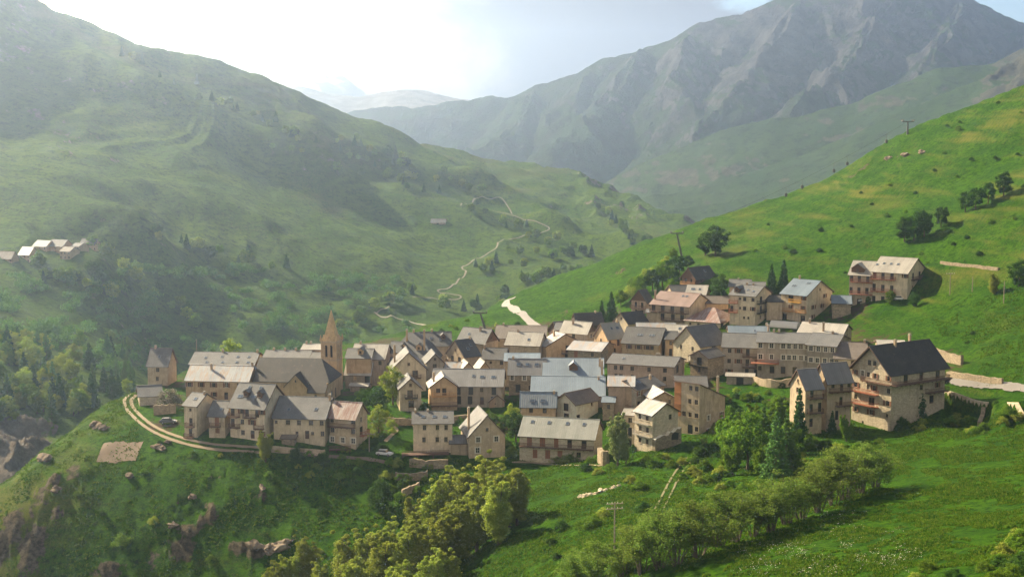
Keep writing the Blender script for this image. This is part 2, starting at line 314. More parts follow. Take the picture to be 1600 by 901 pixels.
# ------------------------------------------------------------------ materials of the ground
MATS = {}
def newmat(name):
    m = bpy.data.materials.new(name); m.use_nodes = True; t = NT(m.node_tree); b = t.n['Principled BSDF']
    b.inputs['Roughness'].default_value = 0.9; b.inputs['Specular IOR Level'].default_value = 0.04
    MATS[name] = m; return m, t, b
def bump(t, b, h, strength, dist):
    n = t.n.new('ShaderNodeBump'); n.inputs['Strength'].default_value = strength; n.inputs['Distance'].default_value = dist
    t.put(n.inputs['Height'], h); t.l.new(n.outputs[0], b.inputs['Normal'])
def ground_mat(name, greens, dry, rock, rock2, sc_, rockslope, snow=None, bumpd=0.5, soil=(0.10,0.075,0.045,1)):
    m, t, b = newmat(name); g = t.add('ShaderNodeNewGeometry'); pos = g.outputs['Position']
    at = t.add('ShaderNodeAttribute', attribute_name='cover'); sp = t.add('ShaderNodeSeparateColor'); t.l.new(at.outputs['Color'], sp.inputs[0])
    n1 = t.noise(pos, 0.9/sc_, 6, 0.6); n2 = t.noise(pos, 0.14/sc_, 5, 0.6, 0.4); n3 = t.noise(pos, 4.0/sc_, 5, 0.65)
    c = t.mix(t.ramp(n2, 0.36, 0.64), greens[0], greens[1]); c = t.mix(t.ramp(n1, 0.42, 0.68), c, greens[2])
    c = t.mix(t.math('MULTIPLY', t.ramp(n3, 0.45, 0.75), 0.55), c, greens[3])
    n4 = t.noise(pos, 1.7/sc_, 4, 0.75); c = t.mix(t.math('MULTIPLY', t.ramp(n4, 0.50, 0.66), 0.75), c, tuple(x*0.45 for x in greens[2][:3])+(1,))
    band = t.noise(t.mapping(pos, scale=(0.05/sc_, 0.05/sc_, 0.6/sc_)), 1.0, 5, 0.62, 0.3)
    dm = t.math('ADD', t.math('MULTIPLY', sp.outputs[1], 1.0), t.math('MULTIPLY', t.math('ADD', band, n3), 0.42))
    c = t.mix(t.ramp(dm, 0.50, 0.85), c, dry)
    rm = t.math('ADD', sp.outputs[0], t.math('MULTIPLY', t.math('SUBTRACT', t.noise(pos, 0.6/sc_, 8, 0.7), 0.5), 1.1))
    rcol = t.mix(t.ramp(t.noise(pos, 1.3/sc_, 8, 0.68), 0.35, 0.65), rock, rock2)
    c = t.mix(t.ramp(rm, 0.42, 0.60), c, rcol)
    sm = t.math('ADD', sp.outputs[2], t.math('MULTIPLY', t.math('SUBTRACT', n1, 0.5), 0.9))
    c = t.mix(t.ramp(sm, 0.45, 0.65), c, snow or soil)
    t.l.new(c, b.inputs['Base Color'])
    hh = t.math('ADD', t.math('MULTIPLY', n3, 0.6), t.noise(pos, 14.0/sc_, 4, 0.7)); bump(t, b, t.math('ADD', hh, n4), 1.0, bumpd)
    return m
G_near = ground_mat('meadow_grass', [(0.031,0.110,0.001,1),(0.062,0.165,0.001,1),(0.014,0.066,0.001,1),(0.112,0.200,0.004,1)], (0.165,0.18,0.030,1), (0.060,0.052,0.036,1), (0.19,0.155,0.105,1), 1.6, 0, bumpd=1.0)
G_val = ground_mat('valley_grass', [(0.050,0.115,0.010,1),(0.095,0.165,0.016,1),(0.045,0.090,0.014,1),(0.13,0.175,0.030,1)], (0.16,0.15,0.065,1), (0.12,0.10,0.085,1), (0.24,0.21,0.18,1), 7, 0, bumpd=2.5)
G_mid = ground_mat('alpine_grass', [(0.040,0.085,0.030,1),(0.065,0.115,0.035,1),(0.045,0.080,0.035,1),(0.08,0.11,0.05,1)], (0.12,0.12,0.07,1), (0.07,0.075,0.06,1), (0.13,0.13,0.10,1), 30, 0, bumpd=8)
G_mtn = ground_mat('mountain_rock', [(0.030,0.065,0.018,1),(0.040,0.082,0.020,1),(0.05,0.062,0.038,1),(0.06,0.07,0.045,1)], (0.08,0.08,0.05,1), (0.042,0.045,0.055,1), (0.13,0.125,0.13,1), 70, 0, bumpd=22)
G_far = ground_mat('far_rock_and_snow', [(0.09,0.10,0.08,1)]*4, (0.15,0.15,0.12,1), (0.16,0.15,0.15,1), (0.3,0.3,0.3,1), 90, 0, snow=(0.8,0.82,0.85,1), bumpd=20)

def masks(g, rock, dry, extra): return np.stack([np.broadcast_to(m, g['Z'].shape) for m in (rock, dry, extra)], -1)
s_ = slope_of(GN); X, Y, Z_ = GN['X'], GN['YY'], GN['Z']; PXg = X/Y*F+W0/2
hillR = sst(900, 1300, PXg)*sst(380, 450, Y)
dry = 0.20*fbm(X/30, Y/30, 4, 3)+0.12*hillR*(0.6+0.8*vn(X/45, Y/45, 12))+0.20*fbm(X/7, Z_/1.6, 3, 14)*hillR+0.10*sst(0.45, 0.9, s_)+0.20*np.exp(-((Y-np.interp(PXg, SKY_PX, SKY_Y))/30)**2)*(PXg < 250)
rock = np.clip(_rk*0.80*(0.25+_rn*0.95), 0, 0.7)+0.30*sst(0.75, 1.25, s_)*(Y < 600)+0.16*sst(640, 250, PXg)*sst(360, 330, Y)*(ridged(X/12, Y/12, 4, 61)-0.3)
vil = (1-damp(X, Y))/0.85
soil = 0.50*vil*(0.35+vn(X/9, Y/9, 8))
o_ground = build_grid(GN, G_near, masks(GN, rock, dry, soil))
s_ = slope_of(GV); X, Y = GV['X'], GV['YY']; PXv = X/Y*F+W0/2
rock = 0.34*sst(0.45, 0.95, s_)+0.55*sst(780, 950, PXv)*sst(1380, 1560, Y)*ridged(X/90, Y/90, 4, 55)+0.75*np.exp(-((PXv-20)/70)**2)*sst(600, 540, Y)+0.36*np.exp(-((PXv-90)/120)**2-((Y-1230)/200)**2)
dry = 0.22*fbm(X/90, Y/90, 4, 8)+0.12*sst(1300, 1600, Y)
build_grid(GV, G_val, masks(GV, rock, dry, np.zeros_like(X)))
s_ = slope_of(GM); build_grid(GM, G_mid, masks(GM, 0.85*sst(0.45, 0.95, s_)+0.5*sst(1480, 1600, GM['X']/GM['YY']*F+800), 0.0*s_, 0.0*s_))
s_ = slope_of(GB); X, Y, Z = GB['X'], GB['YY'], GB['Z']
build_grid(GB, G_mtn, masks(GB, 0.42*sst(0.6, 1.3, s_)+0.42*sst(0, 350, Z)+0.5*(ridged((X*.85+Y*.45)/118, Y/400, 5, 401)-0.4)-0.35*(1-sst(-200, 500, X)), 0.0*s_, 0.0*s_))
s_ = slope_of(GF); build_grid(GF, G_far, masks(GF, 0.7+0*s_, 0.0*s_, 0.55*sst(5000, 5400, GF['YY'])*sst(0, 180, GF['Z'])+0.42*sst(150, 200, GF['Z'])))

# ------------------------------------------------------------------ haze
hb = bmesh.new(); bmesh.ops.create_cube(hb, size=1.0)
for v in hb.verts: v.co = Vector((v.co.x*16000, 6400+v.co.y*15000, 110+v.co.z*1)) if False else Vector((v.co.x*9000, 2950+v.co.y*6500, -420 if v.co.z < 0 else 500))
hm = bpy.data.meshes.new('haze'); hb.to_mesh(hm); hb.free(); ho = bpy.data.objects.new('haze', hm); COL.objects.link(ho); ho['kind'] = 'stuff'
m = bpy.data.materials.new('haze'); m.use_nodes = True; m.node_tree.nodes.clear(); t = NT(m.node_tree)
out = t.add('ShaderNodeOutputMaterial'); vp = t.add('ShaderNodeVolumePrincipled'); t.l.new(vp.outputs[0], out.inputs['Volume'])
HAZE = 1.55e-4
vp.inputs['Density'].default_value = HAZE; vp.inputs['Anisotropy'].default_value = 0.8; vp.inputs['Color'].default_value = (0.52, 0.70, 1.0, 1)
hm.materials.append(m)
# ------------------------------------------------------------------ house materials
def obj_rand(t): return t.add('ShaderNodeObjectInfo').outputs['Random']
def wall_mat(name, c1, c2, stone=0.0):
    kk = 1.0 if stone > 0.5 else 1.18; c1 = tuple(min(.72, q*kk) for q in c1); c2 = tuple(min(.72, q*kk) for q in c2)
    m, t, b = newmat(name); tcn = t.add('ShaderNodeTexCoord'); v = tcn.outputs['Object']
    n = t.noise(v, 0.55, 7, 0.62); f = t.noise(v, 3.5, 6, 0.65)
    c = t.mix(t.ramp(n, 0.33, 0.67), c1+(1,), c2+(1,))
    pt = t.noise(v, 0.9, 3, 0.5, 1.2); c = t.mix(t.math('MULTIPLY', t.ramp(pt, 0.56, 0.60), 0.30), c, tuple(min(1, x*1.3) for x in c1)+(1,))
    c = t.mix(t.math('MULTIPLY', t.ramp(f, 0.50, 0.75), 0.45), c, tuple(x*0.55 for x in c1)+(1,))
    drip = t.noise(t.mapping(v, scale=(1.3, 1.3, 0.16)), 1.0, 5, 0.6); c = t.mix(t.math('MULTIPLY', t.ramp(drip, 0.50, 0.70), 0.55), c, tuple(x*0.5 for x in c2)+(1,))
    if stone:
        vo = t.add('ShaderNodeTexVoronoi', feature='F1'); t.put(vo.inputs['Vector'], t.mapping(v, scale=(2.1, 2.1, 3.6))); vo.inputs['Scale'].default_value = 1.0
        sc2 = t.add('ShaderNodeSeparateColor'); t.l.new(vo.outputs['Color'], sc2.inputs[0])
        c = t.mix(t.math('MULTIPLY', sc2.outputs[0], stone), c, tuple(x*0.42 for x in c1)+(1,))
        bump(t, b, vo.outputs['Distance'], 0.5, 0.08)
    else: bump(t, b, f, 0.5, 0.05)
    hsv = t.add('ShaderNodeHueSaturation'); t.put(hsv.inputs['Value'], t.math('ADD', 0.84, t.math('MULTIPLY', obj_rand(t), 0.3))); t.l.new(c, hsv.inputs['Color'])
    t.l.new(hsv.outputs[0], b.inputs['Base Color']); b.inputs['Roughness'].default_value = 0.92
    return m
def roof_mat(name, c1, c2, kind='slate', rough=0.6, rust=None, rusta=0.5):
    m, t, b = newmat(name); tcn = t.add('ShaderNodeTexCoord'); v = tcn.outputs['Object']
    sep = t.add('ShaderNodeSeparateXYZ'); t.l.new(v, sep.inputs[0])
    n = t.noise(v, 0.35, 6, 0.6); c = t.mix(t.ramp(n, 0.35, 0.65), c1+(1,), c2+(1,))
    if kind == 'slate':
        br = t.add('ShaderNodeTexBrick'); t.put(br.inputs['Vector'], t.mapping(v, scale=(1, 1, 1))); br.inputs['Scale'].default_value = 2.4
        br.inputs['Color1'].default_value = (0.75,0.75,0.75,1); br.inputs['Color2'].default_value = (1.15,1.15,1.15,1); br.inputs['Mortar'].default_value = (0.4,0.4,0.4,1)
        br.inputs['Mortar Size'].default_value = 0.03; c = t.mix(0.75, c, br.outputs['Color'], 'MULTIPLY'); h = br.outputs['Fac']
        lich = t.noise(v, 1.1, 6, 0.7); c = t.mix(t.math('MULTIPLY', t.ramp(lich, 0.56, 0.74), 0.28), c, (0.30, 0.26, 0.18, 1))
        bump(t, b, t.math('MULTIPLY', h, -1.0), 0.5, 0.05)
    else:
        s = t.math('SINE', t.math('MULTIPLY', sep.outputs['X'], 11.0)); sm = t.ramp(s, 0.86, 0.99)
        c = t.mix(t.math('MULTIPLY', sm, 0.5), c, tuple(x*0.5 for x in c1)+(1,))
        sheet = t.add('ShaderNodeTexWhiteNoise', noise_dimensions='1D'); t.put(sheet.inputs['W'], t.math('FLOOR', t.math('MULTIPLY', sep.outputs['X'], 0.9)))
        c = t.mix(t.math('MULTIPLY', sheet.outputs['Value'], 0.28), c, tuple(min(1, x*1.5) for x in c2)+(1,))
        st = t.noise(t.mapping(v, scale=(2.2, 0.25, 0.25)), 1.0, 5, 0.65); c = t.mix(t.math('MULTIPLY', t.ramp(st, 0.5, 0.7), 0.3), c, tuple(x*0.62 for x in c1)+(1,))
        bump(t, b, sm, 0.8, 0.06)
    if rust:
        rn = t.noise(t.mapping(v, scale=(1.3, 0.22, 0.22)), 1.0, 6, 0.7); c = t.mix(t.math('MULTIPLY', t.ramp(rn, 0.53-rusta*0.2, 0.62), 0.9), c, rust+(1,))
    hsv = t.add('ShaderNodeHueSaturation'); t.put(hsv.inputs['Value'], t.math('ADD', 0.86, t.math('MULTIPLY', obj_rand(t), 0.28))); t.l.new(c, hsv.inputs['Color'])
    t.l.new(hsv.outputs[0], b.inputs['Base Color']); b.inputs['Roughness'].default_value = rough; b.inputs['Specular IOR Level'].default_value = 0.25 if kind == 'slate' else 0.45
    return m
def plain(name, c, rough=0.7, metal=0.0, var=0.35):
    m, t, b = newmat(name); v = t.add('ShaderNodeTexCoord').outputs['Object']
    cc = t.mix(t.math('MULTIPLY', t.ramp(t.noise(v, 2.5, 5, 0.65), 0.3, 0.75), var), c+(1,), tuple(x*0.55 for x in c)+(1,))
    t.l.new(cc, b.inputs['Base Color']); b.inputs['Roughness'].default_value = rough; b.inputs['Metallic'].default_value = metal
    b.inputs['Specular IOR Level'].default_value = 0.5; return m
WALL = dict(cream=wall_mat('cream_render', (0.50,0.415,0.30), (0.40,0.33,0.24)), ochre=wall_mat('ochre_render', (0.44,0.32,0.20), (0.36,0.255,0.155)),
 stone=wall_mat('rubble_stone', (0.30,0.24,0.17), (0.38,0.31,0.22), 0.6), grey=wall_mat('grey_render', (0.29,0.25,0.20), (0.23,0.20,0.16)),
 tan=wall_mat('tan_render', (0.39,0.31,0.22), (0.30,0.24,0.17)), white=wall_mat('white_render', (0.66,0.60,0.50), (0.58,0.52,0.42)),
 pink=wall_mat('pinkish_render', (0.36,0.27,0.205), (0.29,0.22,0.17)), wood=plain('weathered_brown_wood', (0.13,0.065,0.035), 0.8),
 pale=wall_mat('pale_stone', (0.42,0.36,0.27), (0.50,0.42,0.31), 0.45), orange=plain('orange_larch_boards', (0.36,0.15,0.05), 0.75))
ROOF = dict(slate=roof_mat('grey_slate', (0.118,0.120,0.126), (0.158,0.158,0.160)), dark=roof_mat('dark_slate', (0.070,0.070,0.075), (0.10,0.098,0.098)),
 black=roof_mat('black_slate', (0.050,0.044,0.042), (0.068,0.060,0.057)), brown=roof_mat('brown_slate', (0.145,0.120,0.105), (0.185,0.155,0.135)),
 light=roof_mat('pale_sheet_metal', (0.25,0.235,0.21), (0.32,0.30,0.27), 'metal', 0.45), metal=roof_mat('silver_sheet_metal', (0.25,0.26,0.28), (0.32,0.335,0.35), 'metal', 0.38, (0.33,0.24,0.17), 0.25),
 blue=roof_mat('blue_grey_sheet_metal', (0.115,0.15,0.19), (0.145,0.185,0.23), 'metal', 0.4), green=roof_mat('green_grey_sheet_metal', (0.19,0.20,0.18), (0.235,0.24,0.22), 'metal', 0.5),
 rust=roof_mat('rusty_sheet_metal', (0.34,0.31,0.30), (0.27,0.24,0.23), 'metal', 0.6, (0.17,0.065,0.045), 1.0), terra=roof_mat('faded_red_sheets', (0.165,0.112,0.098), (0.195,0.137,0.12), 'metal', 0.6),
 mgrey=roof_mat('mid_grey_sheets', (0.125,0.125,0.13), (0.155,0.155,0.158), 'metal', 0.6))
M_gframe = plain('grey_brown_window_frame', (0.17,0.13,0.09), 0.7); M_sill = plain('stone_sill', (0.30,0.24,0.17), 0.9)
M_frame = plain('white_window_frame', (0.62,0.58,0.50), 0.6); M_dframe = plain('brown_window_frame', (0.11,0.060,0.035), 0.7)
M_shut = plain('brown_shutter', (0.17,0.075,0.04), 0.75); M_shut2 = plain('rust_brown_door_boards', (0.24,0.095,0.045), 0.75); M_door = plain('dark_door_boards', (0.07,0.035,0.025), 0.7)
M_wood = plain('balcony_wood', (0.115,0.060,0.038), 0.8); M_wood2 = plain('reddish_balcony_wood', (0.30,0.10,0.05), 0.7); M_wood3 = plain('honey_balcony_wood', (0.48,0.26,0.10), 0.7)
M_brick = plain('chimney_render', (0.42,0.30,0.19), 0.9); M_conc = plain('concrete', (0.36,0.33,0.28), 0.9); M_iron_shade = plain('iron_and_shade', (0.04,0.04,0.04), 0.5, 0.6)  # the dark iron also colours panels that stand for shaded openings
M_verge = plain('verge_board', (0.09,0.05,0.032), 0.8); M_velux = plain('skylight_frame', (0.25,0.25,0.26), 0.4)
M_glass, _t, _b = newmat('window_glass'); _b.inputs['Base Color'].default_value = (0.018,0.020,0.024,1); _b.inputs['Roughness'].default_value = 0.12; _b.inputs['Specular IOR Level'].default_value = 0.7
_o = _t.add('ShaderNodeObjectInfo'); _t.put(_b.inputs['Roughness'], _t.math('ADD', 0.05, _t.math('MULTIPLY', _o.outputs['Random'], 0.25)))
M_white = plain('white_paint', (0.72,0.68,0.60), 0.6, var=0.15); M_pale = plain('white_surround', (0.62,0.57,0.48), 0.8)
M_yel = plain('yellow_awning', (0.75,0.42,0.06), 0.7)

# ------------------------------------------------------------------ building blocks
def bx(bm, x0, x1, y0, y1, z0, z1, mi=0):
    v = [bm.verts.new(c) for c in ((x0,y0,z0),(x1,y0,z0),(x1,y1,z0),(x0,y1,z0),(x0,y0,z1),(x1,y0,z1),(x1,y1,z1),(x0,y1,z1))]
    for f in ((3,2,1,0),(4,5,6,7),(0,1,5,4),(1,2,6,5),(2,3,7,6),(3,0,4,7)):
        bm.faces.new([v[i] for i in f]).material_index = mi
def poly(bm, cs, mi=0):
    f = bm.faces.new([bm.verts.new(c) for c in cs]); f.material_index = mi; return f
def slab(bm, a, b, c, d, th, mi=0, me=None):
    """a sloping slab: a b c d is its upper face, counter-clockwise from above, th its thickness"""
    me = mi if me is None else me; up = [Vector(p) for p in (a, b, c, d)]; n = (up[1]-up[0]).cross(up[3]-up[0]).normalized()
    lo = [p-n*th for p in up]; poly(bm, up, mi); poly(bm, lo[::-1], me)
    for i in range(4): j = (i+1) % 4; poly(bm, (lo[i], lo[j], up[j], up[i]), me)
def tube(bm, p, q, r0, r1, n=6, mi=0, cap=True):
    p, q = Vector(p), Vector(q); d = (q-p).normalized(); a = d.orthogonal().normalized(); b = d.cross(a)
    A = [bm.verts.new(p+(a*math.cos(2*math.pi*i/n)+b*math.sin(2*math.pi*i/n))*r0) for i in range(n)]
    B = [bm.verts.new(q+(a*math.cos(2*math.pi*i/n)+b*math.sin(2*math.pi*i/n))*r1) for i in range(n)]
    for i in range(n): bm.faces.new((A[i], A[(i+1) % n], B[(i+1) % n], B[i])).material_index = mi
    if cap: bm.faces.new(A[::-1]).material_index = mi; bm.faces.new(B).material_index = mi
def mk(name, bm, mats, parent=None, loc=(0,0,0), rz=0.0, smooth=False):
    me = bpy.data.meshes.new(name); bm.to_mesh(me); bm.free()
    for m in (mats if isinstance(mats, (list, tuple)) else [mats]): me.materials.append(m)
    if smooth: me.polygons.foreach_set('use_smooth', [True]*len(me.polygons))
    o = bpy.data.objects.new(name, me); COL.objects.link(o); o.location = loc; o.rotation_euler = (0, 0, rz)
    if parent: o.parent = parent
    return o
def tag(o, label, cat, group=None):
    o['label'] = label; o['category'] = cat
    if group: o['group'] = group
    return o
def empty(name, loc, rz, label, cat, group=None):
    o = bpy.data.objects.new(name, None); COL.objects.link(o); o.location = loc; o.rotation_euler = (0, 0, rz); o.empty_display_size = 0.5
    return tag(o, label, cat, group)
def lk(o, parent, loc, rz=0.0, name=None):
    c = o.copy(); COL.objects.link(c); c.location = loc; c.rotation_euler = (0, 0, rz); c.parent = parent; return c

# shared meshes for windows, doors and shutters: origin at the middle of the sill, front towards -y
_wm = {}
def wmesh(kind):
    if kind in _wm: return _wm[kind]
    bm = bmesh.new(); w, h = WD[kind][:2]; fm = 0
    if kind in 'wstxa':
        bx(bm, -w/2, w/2, -0.05, 0.03, 0, 0.08); bx(bm, -w/2, w/2, -0.05, 0.03, h-0.08, h)
        for x in (-w/2+0.04, 0, w/2-0.04): bx(bm, x-0.04, x+0.04, -0.052, 0.03, 0.08, h-0.08)
        bx(bm, -w/2+0.08, w/2-0.08, -0.045, 0.0, h*0.5-0.02, h*0.5+0.02)
        poly(bm, ((-w/2,0.0,0),(w/2,0.0,0),(w/2,0.0,h),(-w/2,0.0,h)), 1); bx(bm, -w/2-0.08, w/2+0.08, -0.34, -0.05, -0.07, -0.003, 2)
        if kind in 'xa':   # pale dressed surround, standing proud of the wall
            for a, b_, c, d in ((-w/2-0.26,-w/2,-0.1,h+0.24),(w/2,w/2+0.26,-0.1,h+0.24),(-w/2,w/2,h,h+0.24)): bx(bm, a, b_, -0.26, -0.19, c, d, 2)
        mats = [M_dframe if kind in 'st' else (M_frame if kind in 'xa' else M_gframe), M_glass, M_pale if kind in 'xa' else M_sill]
    elif kind == 'D': bx(bm, -w/2, w/2, -0.02, 0.03, 0, h, 0); mats = [M_iron_shade]  # dark panel standing for the shade inside an open doorway
    elif kind == 'c': bx(bm, -w/2, w/2, -0.12, -0.04, 0, h, 0); bx(bm, -0.02, 0.02, -0.13, -0.12, 0, h, 1); mats = [M_shut, M_iron_shade]
    elif kind == 'C': bx(bm, -w/2, w/2, -0.12, -0.04, 0, h, 0); bx(bm, -0.02, 0.02, -0.13, -0.12, 0, h, 1); mats = [M_shut2, M_iron_shade]
    else:
        bx(bm, -w/2, w/2, -0.06, 0.0, 0, h, 0)
        if kind == 'f': bx(bm, -w/2+0.12, -0.05, -0.075, -0.06, 0.3, h-0.15, 1); bx(bm, 0.05, w/2-0.12, -0.075, -0.06, 0.3, h-0.15, 1)
        else: bx(bm, -w/2+0.15, w/2-0.15, -0.075, -0.06, h*0.62, h-0.15, 1)
        mats = [M_door if kind == 'd' else M_dframe, M_glass]
    me = bpy.data.meshes.new('window' if kind in 'wstxa' else 'door'); bm.to_mesh(me); bm.free()
    for m in mats: me.materials.append(m)
    _wm[kind] = me; return me
WD = dict(w=(0.95,1.25,'window'), s=(0.95,1.25,'window'), t=(0.7,0.8,'window'), x=(1.0,1.4,'window'), a=(1.0,1.5,'window'), c=(0.95,1.3,'closed_shutter'), C=(1.2,2.2,'door'),
          d=(1.05,2.1,'door'), f=(1.7,2.1,'balcony_door'), D=(2.2,2.3,'opening'))
_sm = bmesh.new(); bx(_sm, -0.24, 0.24, -0.30, -0.25, 0, 1.3); SHM = bpy.data.meshes.new('shutter'); _sm.to_mesh(SHM); _sm.free(); SHM.materials.append(M_shut)

def wall_face(bm, o, ux, n, width, z0, z1, holes, dep=0.2, mi=0):
    """outer wall face with openings cut through it and their reveals; o is the left end seen from outside"""
    o = Vector(o); ux = Vector(ux); n = Vector(n)
    us = sorted({0.0, width} | {h[0] for h in holes} | {h[1] for h in holes}); vs = sorted({z0, z1} | {h[2] for h in holes} | {h[3] for h in holes})
    pt = lambda u, v, k=0.0: o+ux*u+Vector((0, 0, v))-n*k
    for i in range(len(us)-1):
        for j in range(len(vs)-1):
            uc = (us[i]+us[i+1])/2; vc = (vs[j]+vs[j+1])/2
            if us[i+1]-us[i] < 1e-5 or vs[j+1]-vs[j] < 1e-5: continue
            if any(h[0] < uc < h[1] and h[2] < vc < h[3] for h in holes): continue
            poly(bm, (pt(us[i], vs[j]), pt(us[i+1], vs[j]), pt(us[i+1], vs[j+1]), pt(us[i], vs[j+1])), mi)
    for a, b, c, d in holes:
        poly(bm, (pt(a, c), pt(a, c, dep), pt(a, d, dep), pt(a, d)), mi); poly(bm, (pt(b, c, dep), pt(b, c), pt(b, d), pt(b, d, dep)), mi)
        poly(bm, (pt(a, c), pt(b, c), pt(b, c, dep), pt(a, c, dep)), mi); poly(bm, (pt(a, d, dep), pt(b, d, dep), pt(b, d), pt(a, d)), mi)

WR = random.Random(12)
def openings(rows, width, ze, zlow, sh):
    out = []
    for k, row in enumerate(rows or []):
        n = len(row); fl = ze-2.6-sh*k
        for i, ch in enumerate(row):
            if ch == '.' or ch not in WD: continue
            ww, hh, nm = WD[ch]; u = (i+0.5+WR.uniform(-.09,.09))/n*width; ww *= WR.uniform(.95,1.25); ww2 = min(ww, width/n*0.8); tall = ch in 'dfCD'
            z = fl+(0.05 if tall else 0.85)
            if ch == 't': z += 0.25
            out.append((u, z, ww2, hh, ch))
    return out
def balcony(parent, u0, u1, z, rot, org, mat, dep=1.15, solid=False):
    """org: left end of the face in house space; rot turns local -y outwards"""
    w = u1-u0; bm = bmesh.new(); bx(bm, 0, w, -dep, -0.02, -0.16, 0, 0)
    x = 0.5
    while x < w: bx(bm, x-0.07, x+0.07, -dep+0.1, -0.02, -0.34, -0.16, 0); x += 1.6
    c, s = math.cos(rot), math.sin(rot); loc = (org[0]+c*u0, org[1]+s*u0, z)
    b = mk('balcony', bm, mat, parent, loc, rot)
    bm = bmesh.new(); bx(bm, 0, w, -dep, -dep+0.07, 0.95, 1.03)
    for xx in (0, w-0.07): bx(bm, xx, xx+0.07, -dep+0.07, -0.02, 0.95, 1.03)
    st = 0.16 if solid else 0.3; x = 0.02
    while x < w-0.05: bx(bm, x, x+(0.13 if solid else 0.07), -dep+0.01, -dep+0.05, 0.0, 0.95); x += st
    for xx in (0.0, w-0.06):
        y = -dep+0.25
        while y < -0.1: bx(bm, xx, xx+0.05, y, y+0.06, 0.0, 0.95); y += st
    mk('railing', bm, mat, b)
    return b
def chimney(parent, x, y, z0, z1, s=0.27, mat=None):
    bm = bmesh.new(); bx(bm, -s, s, -s, s, 0, z1-z0); bx(bm, -s-0.08, s+0.08, -s-0.08, s+0.08, z1-z0, z1-z0+0.12, 1)
    for a in (-s+0.02, s-0.16): bx(bm, a, a+0.14, -s+0.02, s-0.02, z1-z0+0.12, z1-z0+0.34, 0)
    bx(bm, -s, s, -s, s, z1-z0+0.34, z1-z0+0.42, 1)
    return mk('chimney', bm, [mat or M_brick, M_conc], parent, (x, y, z0))
HL = []
def house(name, label, x0, x1, x2, ye, yr, b=None, h=6.5, r=8, t='S', wall='cream', roof='slate', F=None, G=None, attic=0, B=(), d=None, pitch=0.68,
          sky=(), ch=(), dorm=(), sh=2.7, eo=0.55, go=0.45, bm_=None, hip=False, cat='house', dmax=16, wall2=None, minY=0, lower=0.0, group=None):
    if (r > 0) == (x0 > x1): x0, x1 = x1, x0
    rr = R(r)
    if b is not None:
        c = hit(GN, x1, b, 0.0, minY); Y = c.y; ze = P(x1, ye, Y).z
    else:
        c = hit(GN, x1, ye, h, minY); Y = c.y; ze = c.z+h
    C = Vector((c.x, c.y)); ex = Vector((math.cos(rr), -math.sin(rr))); ey = Vector((math.sin(rr), math.cos(rr)))
    sgn = 1 if r > 0 else -1
    def along(dv, px): k = (px-W0/2)/FOC; return (k*C.y-C.x)/(dv.x-k*dv.y)
    w = abs(along(ex, x0))
    if x2 is not None: dd = min(abs(along(ey, x2)), dmax)
    else: dd = d
    if t == 'M':
        Bk = C+ey*dd; zb_ = P(x2, yr, Bk.y).z; rise = ze-zb_; pitch = rise/dd; ze_front = ze; ze = zb_
    elif t == 'S':
        bb = ray(0, yr)[1]
        if dd is None:
            q = (CZ+bb*C.y-ze)/(pitch-bb*ey.y); dd = min(max(2*q, 3.5), dmax)
            pitch = max(0.25, ((CZ+bb*(C.y+ey.y*dd/2))-ze)/(dd/2))
        else: pitch = ((CZ+bb*(C.y+ey.y*dd/2))-ze)/(dd/2)
        pitch = min(max(pitch, 0.22), 1.3); rise = pitch*dd/2
    else:
        dd = dd or w*1.1; bb = ray(0, yr)[1]; M = C-ex*sgn*w/2
        rise = CZ+bb*M.y-ze; pitch = min(max(rise/(w/2), 0.22), 1.3); rise = pitch*w/2
    fl = C-ex*(w if r > 0 else 0)                                      # front-left corner
    cen = fl+ex*w/2+ey*dd/2
    gs = [ground(*(fl+ex*a+ey*q), GN) for a in (0, w) for q in (0, dd)]
    z0 = min(gs[0], gs[2], ground(cen.x, cen.y)); root = empty(name, (cen.x, cen.y, z0), -rr, label, cat, group)
    zf = min(gs)-z0-1.2-lower; he = ze-z0; hw, hd = w/2, dd/2
    shut = WR.random() < .45
    faces = dict(F=((-hw,-hd,0),(1,0,0),(0,-1,0),w,0.0), R=((hw,-hd,0),(0,1,0),(1,0,0),dd,math.pi/2), K=((hw,hd,0),(-1,0,0),(0,1,0),w,math.pi), L=((-hw,hd,0),(0,-1,0),(-1,0,0),dd,-math.pi/2))
    side = 'R' if r > 0 else 'L'; rowsd = {'F': F, side: G}
    for fc in 'RLK':
        if rowsd.get(fc) is None and fc not in rowsd: rowsd[fc] = ['w.w', '.w.'] if fc != 'K' else ['w.w.w', 'w...w']
    wb = bmesh.new()
    for fc, (o, ux, n, wd, rot) in faces.items():
        hf = he+(rise if t == 'M' and fc == 'F' else 0)
        ops = [q for q in openings(rowsd.get(fc), wd, hf, zf, sh) if q[1] > zf+0.3 and q[0]-q[2]/2 > 0.1 and q[0]+q[2]/2 < wd-0.1 and q[1]+q[3] < hf-0.05]
        wall_face(wb, o, ux, n, wd, zf, hf, [(u-ww/2, u+ww/2, z, z+hh) for u, z, ww, hh, k in ops])
        for u, z, ww, hh, k in ops:
            p = Vector(o)+Vector(ux)*u-Vector(n)*0.17; me = wmesh(k); wo_ = bpy.data.objects.new(WD[k][2], me); COL.objects.link(wo_)
            wo_.parent = root; wo_.location = (p.x, p.y, z); wo_.rotation_euler = (0, 0, rot); wo_.scale = (ww/WD[k][0], 1, 1)
            if (k == 's' or (k in 'wx' and shut and WR.random() < .8)) and wd > 4 and ww < wd/9:
                for q in (-1, 1):
                    s_o = bpy.data.objects.new('shutter', SHM); COL.objects.link(s_o); s_o.parent = wo_; s_o.location = (q*(ww/2+0.26), 0, 0)
    # gables (and the attic light in the visible one)
    gab = [('R',), ('L',)] if t == 'S' else [('F',), ('K',)]
